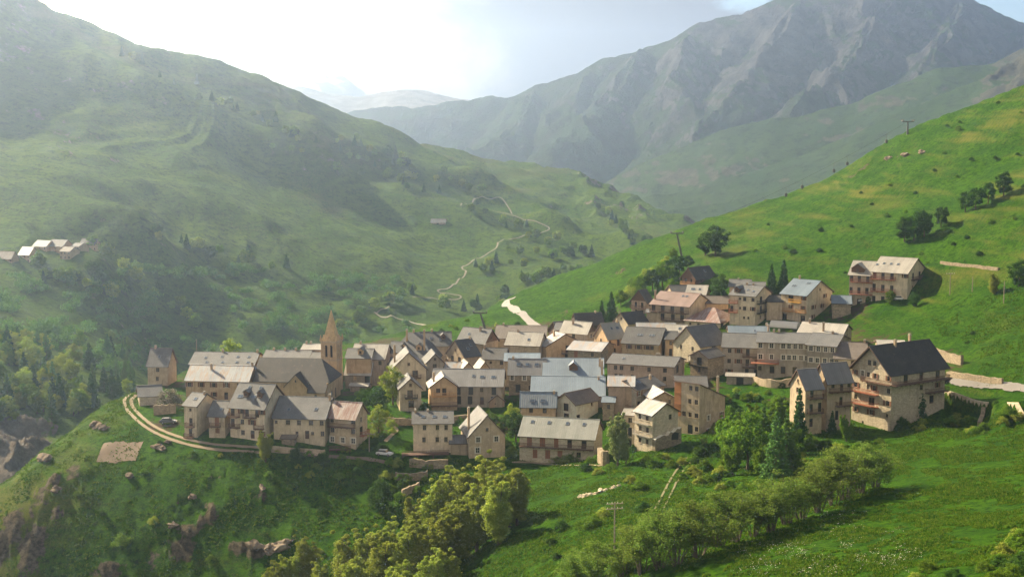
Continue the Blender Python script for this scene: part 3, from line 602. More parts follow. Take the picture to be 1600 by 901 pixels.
    mi2 = 1 if wall2 else 0
    if t == 'M':
        for sx in (-1, 1): q = [(sx*hw,-hd,he),(sx*hw,hd,he),(sx*hw,-hd,he+rise)]; poly(wb, q if sx > 0 else q[::-1])
    elif not hip:
        for (fc,) in gab:
            o, ux, n, wd, rot = faces[fc]; o = Vector(o); ux = Vector(ux); rz_ = rise
            poly(wb, (o+Vector((0,0,he)), o+ux*wd+Vector((0,0,he)), o+ux*wd/2+Vector((0,0,he+rz_-0.02))), mi2)
            if attic and fc in ('F', side):
                for q in range(attic):
                    u = wd/2+(q-(attic-1)/2)*1.7; p = o+ux*u+Vector(n)*0.01
                    a_o = bpy.data.objects.new('window', wmesh('t' if attic == 1 else 'w')); COL.objects.link(a_o); a_o.parent = root
                    a_o.location = (p.x, p.y, he+rz_*0.22); a_o.rotation_euler = (0, 0, rot); a_o.scale = (1, 1, min(1, rz_*0.5/(0.8 if attic == 1 else 1.25)))
    mk('wall', wb, [WALL[wall], WALL[wall2 or wall]], root)
    # roof: built with its ridge along x, then turned
    L, D_ = (w, dd) if t in 'SM' else (dd, w); rb = bmesh.new(); th = 0.16; hx = L/2+go; hy = D_/2+eo; ez = -eo*pitch
    zr = rise; up = th*math.sqrt(1+pitch*pitch)
    if t == 'M':
        slab(rb, (-hx,-hy,rise+eo*pitch+up), (hx,-hy,rise+eo*pitch+up), (hx,hy,ez+up), (-hx,hy,ez+up), th, 0, 1)
    elif hip:
        k = min(D_/2, L/2*0.8); rx = L/2-k
        A = [(-hx,-hy,ez+up),(hx,-hy,ez+up),(hx,hy,ez+up),(-hx,hy,ez+up)]; T0 = (-rx,0,zr+up); T1 = (rx,0,zr+up)
        poly(rb, (A[0],A[1],T1,T0)); poly(rb, (A[2],A[3],T0,T1)); poly(rb, (A[1],A[2],T1)); poly(rb, (A[3],A[0],T0))
        poly(rb, [(a[0],a[1],ez) for a in A[::-1]], 1)
        for i in range(4): p, q = A[i], A[(i+1) % 4]; poly(rb, ((p[0],p[1],ez),(q[0],q[1],ez),q,p), 1)
    else:
        slab(rb, (-hx,-hy,ez+up), (hx,-hy,ez+up), (hx,0,zr+up), (-hx,0,zr+up), th, 0, 1)
        slab(rb, (hx,hy,ez+up), (-hx,hy,ez+up), (-hx,0,zr+up), (hx,0,zr+up), th, 0, 1)
        bx(rb, -hx-0.02, hx+0.02, -0.12, 0.12, zr+up-0.05, zr+up+0.06, 0)
        for sx in (-1, 1):
            for sy in (-1, 1):   # verge boards
                a = (sx*(hx+0.03), sy*hy, ez+up+0.02); c = (sx*(hx+0.03), 0, zr+up+0.02)
                q = [a, c, (c[0], c[1], c[2]-0.34), (a[0], a[1], a[2]-0.34)]
                poly(rb, q if sx*sy < 0 else q[::-1], 1)
    roof_o = mk('roof', rb, [ROOF[roof], M_verge], root, (0, 0, he), 0 if t in 'SM' else math.pi/2)
    # things on the roof: (u along the ridge -1..1, v down the visible slope 0 ridge .. 1 eave)
    vs = -1 if t == 'S' else (1 if r < 0 else -1)
    def on_roof(u, v, front=True):
        if t == 'M': return u*L/2, (v-.5)*D_, rise*(1-v)+up
        if t == 'S': x, y = u*L/2, -v*D_/2
        else: x, y = u*L/2, (-1 if r > 0 else 1)*v*D_/2
        return x, y, zr+up-abs(y)*pitch
    for (u, v, *e) in sky:
        x, y, z = on_roof(u, v); kk = -1 if y < 0 else 1; sb = bmesh.new(); a, c = 0.42*(e[0] if e else 1), 0.55
        sy_ = math.atan(pitch); dy, dz = math.cos(sy_), math.sin(sy_)
        def q(px_, sl, hgt): return (px_, -kk*(-sl*dy)*-1 if False else kk*(-sl*dy)+kk*hgt*dz, sl*dz+hgt*dy)
        slabp = [q(-a,-c,0.12), q(a,-c,0.12), q(a,c,0.12), q(-a,c,0.12)]
        if kk > 0: slabp = [slabp[1], slabp[0], slabp[3], slabp[2]]
        slab(sb, *slabp, 0.12, 0, 0)
        inn = [q(-a+0.08,-c+0.08,0.125), q(a-0.08,-c+0.08,0.125), q(a-0.08,c-0.08,0.125), q(-a+0.08,c-0.08,0.125)]
        if kk > 0: inn = [inn[1], inn[0], inn[3], inn[2]]
        poly(sb, inn, 1); mk('skylight', sb, [M_velux, M_skyg], roof_o, (x, y, z))
    for (u, v, hh) in ch:
        x, y, z = on_roof(u, v); chimney(roof_o, x, y, z-0.5, zr+up+hh*0.7-0.2)
    for (u, v, ww, mt) in dorm:     # gabled dormer whose face looks down the slope
        x, y, z = on_roof(u, v); db = bmesh.new(); kk = -1 if y < 0 else 1; hh = 1.35; ln = (hh+ww*0.4)/pitch+0.3
        Y_ = lambda s: kk*-s
        for sx in (-1, 1): poly(db, [(sx*ww/2,0,-0.3),(sx*ww/2,Y_(ln),-0.3+0.01),(sx*ww/2,Y_(ln),hh),(sx*ww/2,0,hh)])
        poly(db, [(-ww/2,0,-0.3),(ww/2,0,-0.3),(ww/2,0,hh),(0,0,hh+ww*0.36),(-ww/2,0,hh)]); oh = 0.35
        for sx in (-1, 1):
            slab(db, *( [(sx*(ww/2+0.25), kk*oh, hh-0.1),(0, kk*oh, hh+ww*0.36+0.16),(0, Y_(ln), hh+ww*0.36+0.16),(sx*(ww/2+0.25), Y_(ln), hh-0.1)] if sx*kk > 0 else [(0, kk*oh, hh+ww*0.36+0.16),(sx*(ww/2+0.25), kk*oh, hh-0.1),(sx*(ww/2+0.25), Y_(ln), hh-0.1),(0, Y_(ln), hh+ww*0.36+0.16)]), 0.12, 1, 1)
        dm_o = mk('dormer', db, [WALL[mt], ROOF[roof]], roof_o, (x, y, z))
        w_o = bpy.data.objects.new('dormer_window', wmesh('t')); COL.objects.link(w_o); w_o.parent = dm_o if False else roof_o; w_o.location = (x, y+kk*0.04, z+0.25); w_o.rotation_euler = (0, 0, 0 if kk < 0 else math.pi)
    for bspec in B:
        fc, row, u0, u1, mt = bspec[:5]; fc = side if fc == 'G' else fc; o, ux, n, wd, rot = faces[fc]
        balcony(root, u0*wd, u1*wd, he-2.6-sh*row, rot, o, mt, bspec[5] if len(bspec) > 5 else 1.15, len(bspec) > 6)
    HL.append((label, round(Y), round(w, 1), round(dd, 1), round(he, 1), round(pitch, 2), round(z0, 1)))
    return root, dict(w=w, d=dd, he=he, rise=rise, pitch=pitch, roof=roof_o, zf=zf, faces=faces, Y=Y)
M_skyg, _t, _b = newmat('skylight_glass'); _b.inputs['Base Color'].default_value = (0.10,0.13,0.17,1); _b.inputs['Roughness'].default_value = 0.08; _b.inputs['Specular IOR Level'].default_value = 1.0; _b.inputs['Metallic'].default_value = 0.35
# ------------------------------------------------------------------ the village, from the left end to the right
H = house
# --- left end
H('stone_house','tall narrow stone house with steep roof alone at the left village tip',223,262,269,572,545,b=603,r=7,wall='tan',roof='slate',F=['.w.','.w.'],ch=[(-.6,0,.9)],sky=[(0,.5)],eo=.4)
H('stone_shed','small stone shed beside the dirt track below the tall narrow house',244,218,211,620,603,b=634,r=-18,wall='pale',roof='slate',F=['...'],G=['.d.'],d=None,eo=.3,sh=2.4)
H('apartment_building','long low grey roofed block behind the silver roofed building, with two rows of skylights',290,396,None,570,551,h=7,r=4,wall='tan',roof='slate',d=14,sky=[(-.6,.5),(-.1,.4),(.4,.4),(.75,.4),(-.5,.85),(0,.85),(.45,.85),(.8,.85)],ch=[(-.15,0,1.0),(.95,0,1.0)])
H('old_presbytery','long ochre building under a silver metal roof left of the church',283,388,None,596,572,b=626,r=6,wall='ochre',roof='metal',F=['w.w.w.x.w.','....w.d.w.'],ch=[(-.3,.3,.8),(.97,0,1.2)],eo=.35,d=11)
H('terrace_house','cream house with brown balcony and stone quoins, first of the front row',279,308,330,634,615,b=683,r=22,wall='cream',roof='slate',F=['.t.','.f.','.f.'],B=[('F',1,.2,.85,M_wood),('F',2,.1,.8,M_wood)],sky=[(0.1,.5)],ch=[(.9,.1,.6)],sh=2.75)
H('terrace_house','low beige link house with one rounded brown balcony between two taller cream houses',318,352,None,650,627,b=684,r=8,wall='tan',roof='slate',F=['.C.','.c.'],B=[('F',0,.1,.75,M_wood)],sky=[(.3,.6)],d=9)
H('balcony_house','cream three-storey house with stacked brown balconies, dormers and four skylights',352,414,441,637,601,b=691,r=16,wall='cream',roof='slate',F=['f.sf.fs','d.w.s.f','d.w.d.s'],B=[('F',0,0,.3,M_wood),('F',1,0,.3,M_wood),('F',0,.42,.78,M_wood),('F',1,.72,1.0,M_wood)],
  sky=[(-.35,.2),(.3,.2),(-.7,.6),(.05,.6),(-.55,.6),(.2,.6)],dorm=[(-.3,.62,1.3,'wood'),(.5,.62,1.3,'wood')],sh=2.75,eo=.8)
H('long_house','long beige house with grey roof and eight small brown windows in the front row',421,508,None,654,621,b=697,r=7,wall='cream',roof='slate',F=['t.w.w.w.w','....t.dt.w'],sky=[(-.5,.65),(.55,.6)],ch=[(.98,.15,1.2)],d=14)
H('rusty_roof_house','beige house with rust striped metal roof and long balcony under the eave',510,556,570,652,630,b=703,r=20,wall='tan',roof='rust',F=['w...w','w...w','x.x.x'],G=['.w.','.f.'],B=[('F',0,0,1,M_wood),('G',1,.3,.9,M_wood2)],eo=.9,sh=2.5)
H('stone_hut','ruined stone hut with sagging dark roof against the long beige house',433,460,None,686,678,b=697,r=10,wall='stone',roof='brown',F=['D.'],d=4,eo=.2,sh=2.2,minY=300,cat='hut')
# --- around the church
H('village_house','grey slate roof with small chimneys just behind the church nave',406,480,None,562,548,h=8,r=5,wall='tan',roof='slate',ch=[(-.7,0,.8),(-.2,0,.8),(.3,0,.8)],d=11)
H('village_house','narrow ochre house end squeezed between church roof and bell tower',481,500,None,562,551,h=8,r=8,wall='ochre',roof='slate',F=['.w.'],d=8)
H('village_house','pale cream roofed house behind the bell tower on its left side',468,500,None,546,538,h=9,r=3,wall='ochre',roof='light',d=9,ch=[(-.8,0,.9),(-.3,0,.9)])
H('village_house','broad pale cream roofed house behind the bell tower on its right side',546,600,None,561,538,h=8,r=6,wall='pink',roof='light',F=['w..w','....'],d=13,ch=[(-.7,0,.9)])
H('village_house','brown dormered house wedged behind the weathered roof right of the bell tower',538,579,None,559,545,h=9,r=5,wall='ochre',roof='slate',dorm=[(0.1,.7,1.6,'ochre')],d=8)
H('village_house','weathered pale slate roofed house immediately right of the bell tower',536,579,None,585,557,b=606,r=6,wall='grey',roof='light',F=['.w.D'],d=10)
H('lean_to_shed','low lean-to shed with white edged roof in front of the weathered house',543,573,None,604,599,b=612,r=8,wall='stone',roof='light',F=['...'],d=4,eo=.2,sh=2.2,cat='shed')
# --- middle, front
H('village_house','large hipped grey roofed house with two dormers and tall chimneys left of centre',597,680,None,566,520,b=590,r=4,wall='pink',roof='slate',F=['.w..w.','......'],hip=True,dorm=[(-.3,.62,1.7,'ochre'),(.3,.62,1.7,'ochre')],ch=[(-.22,.3,1.6),(.52,.6,2.2),(.0,0,1.0)],d=20,dmax=20)
H('village_house','small grey roof peeping out behind the large hipped roof on its left',606,624,None,550,534,h=8,r=10,wall='pink',roof='slate',d=8)
H('village_house','dark roofed house with white dish on its ridge behind the large hipped roof',657,704,None,540,519,h=7,r=-6,wall='tan',roof='dark',sky=[(-.3,.5),(.3,.6)],dorm=[(.5,.6,1.3,'wood')],ch=[(-.2,0,1.0)])
H('village_house','grey roofed house with brown plank gable near the road end of the village',714,757,778,536,515,h=6,r=32,wall='tan',wall2='wood',roof='slate',attic=1,sky=[(-.4,.5)],ch=[(.3,.2,.7)])
H('village_house','tan gabled house with steep dark slate roof left of the narrow white chimneyed house',749,726,697,557,532,h=6,r=-38,wall='tan',roof='dark',G=['.f.f.','.w.w.'],attic=1,sky=[(-.1,.6),(.5,.4)],B=[('G',0,.1,.9,M_wood)],ch=[(.9,0,.7)])
H('low_outbuilding','low outbuilding with pale sheet roof below the tan gabled house',711,738,None,567,557,h=3.4,r=6,wall='tan',roof='metal',F=['.D.'],d=6,cat='outbuilding')
H('low_outbuilding','flat pitched silver roof beside the small grey gable',694,718,None,577,566,h=4,r=5,wall='grey',roof='metal',d=8,cat='outbuilding')
H('village_house','narrow cream house with pale chimney gable and dark roof in the village middle',753,788,None,561,544,b=578,r=8,wall='cream',roof='dark',F=['.t.w'],ch=[(-.98,.1,1.1),(-.98,-.4,.9)],d=9)
H('small_gable_house','small ochre gable with pale roof peeping in front of the narrow cream house',766,748,None,578,566,h=5,r=-12,t='G',wall='ochre',roof='light',d=7)
H('small_gable_house','tiny ochre gable beside the silver flat roof',739,723,None,576,567,h=4.5,r=-12,t='G',wall='ochre',roof='light',d=7)
H('small_gable_house','small grey house with gable to the front and one sunlit roof slope',691,667,None,566,553,h=6.5,r=-10,t='G',wall='grey',roof='slate',F=['.w.','.w.'],attic=1,d=9)
H('gable_house','big cream gable house with tall chimney and round green tree before it',664,612,None,577,551,b=614,r=-9,t='G',wall='cream',roof='slate',F=['...f.','..w..'],attic=1,B=[('F',0,.5,.85,M_wood)],ch=[(-.2,.75,2.0)],d=11)
H('gable_house','small cream gable house with two stacked balcony doors below the big gable house',656,625,None,607,592,b=642,r=-10,t='G',wall='cream',roof='slate',F=['.f.','.f.','...'],attic=1,B=[('F',0,.22,.82,M_iron_shade)],d=9,sh=2.9)
H('long_house','very long grey roofed house with two blue skylights and stone ground floor in the middle',674,785,None,603,577,b=636,r=3,wall='grey',roof='mgrey',F=['....D.D.w.D.','....D.D.d.D.'],sky=[(.4,.5,1.5),(.72,.5,1.5),(.15,.45)],ch=[],d=12)
H('balcony_gable_house','small ochre gable wing with wooden balcony in front of the very long grey roof',713,673,None,604,588,b=641,r=-8,t='G',wall='ochre',roof='light',F=['.sf..','.....'],B=[('F',0,.05,.95,M_wood3),('F',1,0,1,M_wood)],ch=[(-.4,.7,.8)],d=8,eo=.7)
H('garden_hut','little pinkish hut with white edged gable roof in the shaded garden',788,764,None,627,617,b=637,r=-10,t='G',wall='pink',roof='light',F=['.w.'],d=4,eo=.3,sh=2.2,cat='hut')
H('village_house','cream three-storey house with three skylights and six small windows in the front gardens',646,705,None,661,643,b=705,r=-3,wall='cream',roof='slate',F=['..w..w.w.','..w..w.w.'],G=['.w.','.w.'],sky=[(-.5,.5,1.3),(.08,.5,1.3),(.62,.5,1.3)],ch=[(-.9,.1,.7),(-.25,0,.5)],d=9,sh=3.1)
H('link_building','low grey roofed link between the six windowed cream house and the stepped gable house',704,728,None,693,680,b=710,r=-3,wall='tan',roof='mgrey',F=['...'],d=6,eo=.3)
H('gable_house','brown rendered gable house with white framed windows right above the large tree clump',789,733,None,681,649,b=716,r=-12,t='G',wall='tan',roof='slate',F=['.x..x.','.x....'],attic=1,ch=[(-.3,.85,1.6)],d=12)
# --- middle, centre right
H('stone_house','stone house with tall grey roof and three blue skylights left of the blue roofs',795,852,None,585,561,b=614,r=3,wall='stone',roof='mgrey',F=['x.x...','.D.w..'],sky=[(-.5,.4,1.5),(0,.4,1.5),(.5,.4,1.5)],ch=[(-.8,0,.7)],d=9)
H('village_house','sunlit pale blue metal roof strip behind the stone house with three skylights',789,842,None,564,553,h=7,r=2,wall='tan',roof='blue',d=12)
H('blue_roof_house','upper blue metal roof with a brown wooden dormer',850,942,None,592,560,h=3.6,r=3,wall='tan',roof='blue',dorm=[(.0,.62,2.4,'wood')],ch=[(.9,.4,.7),(.97,.8,.7)],d=19,dmax=19)
H('blue_roof_house','wide plain blue-grey metal roof below the blue roof with the dormer',831,944,None,618,589,h=3.2,r=3,wall='grey',roof='blue',ch=[(.85,.15,.4)],d=17,dmax=17)
H('balcony_house','peach house with pale blue metal roof, two dark skylights and dish on the balcony',814,868,None,635,613,b=664,r=3,wall='ochre',roof='blue',F=['.w.w.','.s.C.'],sky=[(-.35,.65,1.6),(.25,.65,1.6)],B=[('F',1,.1,1,M_wood2)],ch=[(.9,.1,.4)],d=7)
H('white_gable_house','white and stone house with dark brown gabled roof below the blue roofs',871,900,943,630,614,b=664,r=44,t='G',wall='white',roof='brown',F=['.f.','.f.'],G=['...t.','f....'],eo=.8,go=.9,attic=0,dmax=9)
H('long_barn','long stone barn house with green-grey metal roof, four skylights, rust brown doors',812,928,944,686,656,b=716,r=14,wall='pale',roof='green',F=['.C.C.C.d.d.','..C.C.C..w..'],G=['..','..'],sky=[(-.75,.3),(-.3,.3),(.2,.3),(.65,.3)],B=[('F',0,0,1,M_wood,1.0)],sh=3.0,eo=.5)
H('narrow_house','narrow stone house with small blue roof right of the white gable house',944,959,None,629,620,b=655,r=8,wall='stone',roof='blue',F=['.w.'],d=6,eo=.2)
H('stone_house','grey stone house with pale metal roof and two red windows above the blue roofs',888,938,961,549,537,b=572,r=20,wall='stone',roof='metal',F=['.C..w.'],G=['.w.'],ch=[])
H('sunlit_house','bright ochre house with pale roof and dark veranda behind the grey stone house',840,853,913,541,522,b=562,r=62,wall='ochre',roof='metal',F=['.w.'],G=['....D..w','....D...'],ch=[(-.2,.3,1.0)],B=[('G',0,.4,.75,M_wood)])
H('village_house','brown gabled house with pale slate roof near the top of the middle cluster',877,917,932,521,504,h=6,r=30,wall='tan',wall2='wood',roof='light',F=['.w.'],G=['.w.'],ch=[(-.3,.3,1.0)])
H('sunlit_house','tall ochre house with greenish roof and round-topped doorway in the upper cluster',978,950,930,529,506,b=558,r=-30,wall='ochre',roof='green',F=['t.d.','.w.w'],G=['.w.','.w.'],sky=[(-.1,.4),(.6,.4,1.5)],ch=[(.9,0,1.2)])
H('sunlit_house','ochre house with slate roof and paired skylights right of the greenish roof',974,1029,1050,538,513,b=562,r=18,wall='ochre',roof='dark',F=['.w.w.ww.','.w.ww...'],sky=[(-.25,.5),(-.1,.5),(.4,.5),(.55,.5)],G=['.w.','.D.'])
H('village_house','narrow house with dark porch wedged between the ochre house and stone barn',1042,1056,None,530,518,b=558,r=8,wall='ochre',roof='dark',F=['.w.','.D.'],d=9)
H('stone_barn','large rubble stone barn with steep grey slate roof in the upper middle',1055,1094,1140,541,511,b=568,r=52,t='G',wall='pale',roof='slate',F=['.w.w.','...x.'],G=['..D..','.w...'],attic=0,go=.5,dmax=20)
H('stone_house','square stone house with narrow gabled front and dark roof below the stone barn',1082,1106,1136,559,548,b=592,r=46,t='G',wall='stone',roof='dark',F=['.D.','.w.','.x.'],G=['...','...'],B=[('F',0,0,1,M_iron_shade,.8)])
H('long_house','long pinkish stone house with two-tone grey roof in the centre',951,1052,1073,573,558,b=606,r=20,wall='pink',roof='slate',F=['.ww.w..w..w.','.ww.w..w..w.','.....w..w...'],G=['.D.w','...w'],attic=1,sky=[(-.6,.5)],ch=[(.3,-.1,.6),(.38,-.1,.6)],sh=2.4)
H('village_house','shaded gabled house with dark slate roof and arched windows, centre front',959,994,1041,609,595,b=645,r=48,t='G',wall='grey',roof='dark',F=['.w.w.','.D.D.'],G=['x..w.','d....'],attic=1,B=[('F',1,.1,.9,M_wood)],sky=[(-.3,.4)],ch=[(.6,.3,.8)])
H('village_house','pale metal roof corner behind the shaded gabled house with dark slate roof',953,990,None,603,588,h=7,r=6,wall='pink',roof='metal',d=9)
H('village_house','low stone house with pale gabled roof between shaded gabled house and tall narrow house',1058,1020,None,622,612,b=650,r=-12,t='G',wall='stone',roof='metal',F=['..w..w.'],d=9,eo=.7)
H('village_house','dark slate roof with rusty edge behind the tall narrow house',1060,1104,None,604,588,h=6,r=5,wall='pink',roof='dark',d=12)
th_, ti_ = H('tall_house','tall narrow house with orange timber strip and white window surrounds on its shaded side',1058,1092,1138,601,619,b=680,r=42,t='M',wall='tan',roof='dark',F=['..ww','..ww','.www','..Dw'],G=['...','.x.x','.x.x','.x..'],ch=[(.8,.8,0.9)],sh=3.4,eo=.25)
_b = bmesh.new(); bx(_b, -ti_['w']/2+0.02, -ti_['w']/2+ti_['w']*0.27, -ti_['d']/2-0.12, -ti_['d']/2-0.004, ti_['he']+ti_['rise']-8.5, ti_['he']+ti_['rise']-0.1)
for _k in range(3): bx(_b, -ti_['w']/2+0.02, -ti_['w']/2+ti_['w']*0.27, -ti_['d']/2-0.22, -ti_['d']/2-0.125, ti_['he']+ti_['rise']-2.9*_k-2.8, ti_['he']+ti_['rise']-2.9*_k-2.6)
mk('timber_cladding', _b, WALL['orange'], th_)
rh_, ri_ = H('half_ruined_house','pale half ruined house with silver roof, balconies and broken side wall',995,1019,1064,648,630,b=706,r=54,wall='pale',roof='metal',F=['.w.w.','.w.w.','.w.w.'],G=['...w.','.....'],B=[('F',1,0,1,M_conc,.8),('F',0,.0,.9,M_conc,.8)],sh=2.9,eo=.6)
_b = bmesh.new(); _x = ri_['w']/2; _n = 12; _d = ri_['d']; _rr = random.Random(3); _pt = [(-_d/2+_d*i/_n*1.02, ri_['he']*(0.44+0.16*i/_n)+_rr.uniform(-.35,.35)) for i in range(_n+1)]
for (a, za), (c, zc) in zip(_pt, _pt[1:]):
    poly(_b, ((_x+1.1,a,-2.5),(_x+1.1,c,-2.5),(_x+1.1,c,zc),(_x+1.1,a,za))); poly(_b, ((_x+1.1,a,za),(_x+1.1,c,zc),(_x+0.01,c,zc),(_x+0.01,a,za)), 1)
poly(_b, ((_x+0.01,_pt[0][0],-2.5),(_x+1.1,_pt[0][0],-2.5),(_x+1.1,_pt[0][0],_pt[0][1]),(_x+0.01,_pt[0][0],_pt[0][1]))); poly(_b, ((_x+1.1,_pt[-1][0],-2.5),(_x+0.01,_pt[-1][0],-2.5),(_x+0.01,_pt[-1][0],_pt[-1][1]),(_x+1.1,_pt[-1][0],_pt[-1][1])))
mk('broken_wall', _b, [WALL['stone'], WALL['white']], rh_)
_b = bmesh.new(); _y = _d*0.12; poly(_b, ((_x+1.13,_y,ri_['he']*.36),(_x+1.13,_y+2.2,ri_['he']*.34),(_x+1.13,_y+2.4,ri_['he']*.5),(_x+1.13,_y+1.0,ri_['he']*.53),(_x+1.13,_y+.1,ri_['he']*.48))); mk('gap_shade', _b, M_iron_shade, rh_)  # flat dark patch painted on as the shade of a hole
H('stone_annex','pale stone annex half hidden by the tall tree left of the half ruined house',976,995,None,650,640,b=700,r=22,wall='pale',roof='light',F=['.w.','.D.','.D.'],d=5,eo=.2)
# --- back row near the road
H('village_house','wide reddish brown roof at the back beside the curving road',774,852,None,529,509,h=5,r=4,wall='tan',roof='brown',ch=[(-.75,0,.8)],d=16)
H('village_house','pale cream slate roof in front of the wide reddish brown roof',790,842,None,540,520,h=5,r=14,wall='tan',roof='light',sky=[(.3,.6)],ch=[(-.5,0,1)],d=11)
H('village_house','dark gabled house with chimney pipe below the pale cream slate roof',824,797,781,546,528,b=556,r=-28,wall='ochre',roof='dark',G=['..D..'],attic=0,F=['...D'],ch=[(.2,.4,.9)],wall2='wood')
H('chalet','small dark gabled chalet at the back, nearest the road bend',892,874,857,519,503,b=526,r=-30,wall='wood',roof='dark',F=['.w.'],G=['.f.'],B=[('G',0,0,1,M_wood)])
H('chalet','dark roofed chalet with brown gable in front of the dark pine at the village back',944,902,894,507,490,h=5,r=-16,wall='wood',roof='black',F=['.w.w.'],ch=[(.6,0,.6)])
H('village_house','pale grey roof with chimney between the two dark back chalets',868,908,None,516,505,h=6,r=10,wall='pink',roof='slate',d=9,ch=[(.5,0,.8)])
H('chalet','dark roofed chalet with cream gable boards below the dark pines',1013,981,962,504,489,h=5,r=-36,wall='cream',roof='black',F=['.w.'],G=['..'],attic=1,eo=.8)
H('village_house','pale blue-white metal roof strip behind the ochre house with paired skylights',998,1055,None,516,505,h=7,r=4,wall='tan',roof='metal',d=9)
H('village_house','light cream roof corner left of the stone barn',1040,1070,None,524,508,h=6,r=14,wall='tan',roof='light',sky=[(.4,.4)],d=9)
H('chalet','brown gabled chalet with dark balcony at the foot of the green slope',1022,1010,988,471,454,b=490,r=-50,wall='pink',roof='dark',F=['.w.','...'],G=['.f.f.','.w.w.'],B=[('G',0,0,1,M_wood)],eo=.8,wall2='wood')
H('big_chalet','large chalet with faded red sheet roof, white roof panel and long wooden balconies',1019,1077,1117,478,459,b=508,r=32,wall='tan',roof='terra',F=['f.f.f.f.','f.f.f.f.'],G=['...','...'],B=[('F',0,0,1,M_wood,1.4),('F',1,.3,1,M_wood,1.4)],sky=[(.3,.3),(.5,.3)],ch=[(-.95,.7,1)],eo=1.0)
H('terrace_block','low beige terrace block left of the large chalet with faded red roof',1012,1038,None,489,484,b=508,r=10,wall='tan',roof='slate',F=['...'],d=7,eo=.1)
H('rusty_roof_house','low pale house with hipped red and silver rusty roof',1072,1125,1157,504,483,b=513,r=32,wall='cream',roof='rust',F=['.t.t.t.t.'],G=['D..D'],hip=True,eo=.6,sh=2.4)
H('chalet','highest brown gabled chalet of the village on the slope above the others',1119,1086,1067,434,419,b=447,r=-42,wall='wood',roof='black',F=['.w.w.'],G=['.f.f.'],B=[('G',0,0,1,M_wood3)],sky=[(.3,.5)],eo=1.0)
H('village_house','low dark roof below the highest brown chalet',1052,1080,None,457,446,h=4,r=-12,wall='tan',roof='dark',d=8)
H('village_house','low pale roof with dark skylight below the highest brown chalet',1074,1102,None,460,446,h=4,r=18,wall='tan',roof='light',sky=[(-.4,.5,1.8),(.3,.5)],d=9)
H('village_house','ochre house with plain dark red roof behind the rusty hipped roof',1106,1138,None,474,463,b=483,r=8,wall='ochre',roof='brown',F=['....'],d=9)
H('village_house','grey roof high behind the apartment house with brown shutters',1142,1172,None,448,437,h=5,r=12,wall='tan',roof='slate',ch=[(-.2,0,.4)],d=9)
H('village_house','second smaller grey roof behind the apartment house, beside the two spruces',1174,1194,None,450,441,h=5,r=12,wall='tan',roof='slate',d=8)
H('apartment_house','cream apartment house with orange brown shutters and black side balconies',1143,1179,1208,463,447,b=511,r=34,wall='cream',roof='slate',F=['f.ts.s','f.ts.s','...tt.'],G=['.f..','.f..','.w..'],B=[('F',0,0,.33,M_wood2),('F',1,0,.33,M_wood2),('G',0,.1,.75,M_iron_shade),('G',1,.1,.75,M_iron_shade)],dorm=[(-.6,.8,1.8,'wood')],sky=[(.1,.5),(.6,.6)],ch=[(-.3,0,.8),(.2,0,.8)],sh=3.1)
H('link_building','plain tan link building with dark roof between the two tall chalets',1201,1222,None,472,462,b=500,r=8,wall='tan',roof='dark',F=['...','...'],d=8,eo=.3)
H('tall_chalet','tall cream hillside house with blue-grey roof and honey wooden balconies',1224,1260,1304,461,439,b=505,r=44,wall='cream',roof='blue',F=['.f.w','.w.w','f..f'],G=['...w.','.w.w..','.w.w.w','D..w.d'],attic=1,B=[('F',0,.35,.8,M_yel),('F',1,0,.5,M_wood3),('F',1,.6,1,M_wood3)],sky=[(-.6,.5),(-.45,.5),(.3,.25),(.45,.25)],ch=[(-.6,0,1.4)],sh=3.2,eo=.9)
H('annex','low dark stone annex with bluish metal roof right of the tall cream hillside house',1305,1329,None,474,462,b=492,r=10,wall='stone',roof='blue',F=['....'],d=8)
# --- the inn terrace
H('village_house','sunlit pale slate roof with chimney behind the inn with white framed windows',1252,1316,1336,523,507,h=5,r=26,wall='tan',roof='light',ch=[(-.7,.1,1.3),(.1,.8,1)],G=['.w.'],attic=1)
H('village_house','long blue-grey roof with one skylight behind the balconied grey house',1144,1202,None,523,510,h=7,r=5,wall='tan',roof='blue',sky=[(.3,.6)],ch=[(.95,0,1.2),(.98,.6,1.0)],d=11)
H('grey_house','grey house with brown slate roof and dark balconies on its right half',1133,1185,None,543,522,b=584,r=12,wall='grey',roof='slate',F=['.w.w.f.f','.w.w.f.f','.w...D.D'],B=[('F',0,.55,1,M_wood),('F',1,.55,1,M_wood)],sh=3.0,d=12)
H('village_inn','long grey inn with two rows of white framed windows and a wooden terrace',1188,1264,None,536,521,b=586,r=12,wall='grey',roof='slate',F=['x.x.xxxxx','x.x.xxxxx','w.f.f.f.f'],B=[('F',1,-.12,.42,M_wood2,2.6)],ch=[(-.4,0,1),(-.2,0,1)],sh=3.2,d=12,eo=.8)
H('village_inn','right wing of the grey inn with four columns of windows and shaded gable end',1266,1305,1338,541,523,b=588,r=26,wall='grey',roof='slate',F=['xxxx','xxxx','w.w.'],G=['.....','..D..'],ch=[(.3,0,.9)],sh=3.2,eo=.7)
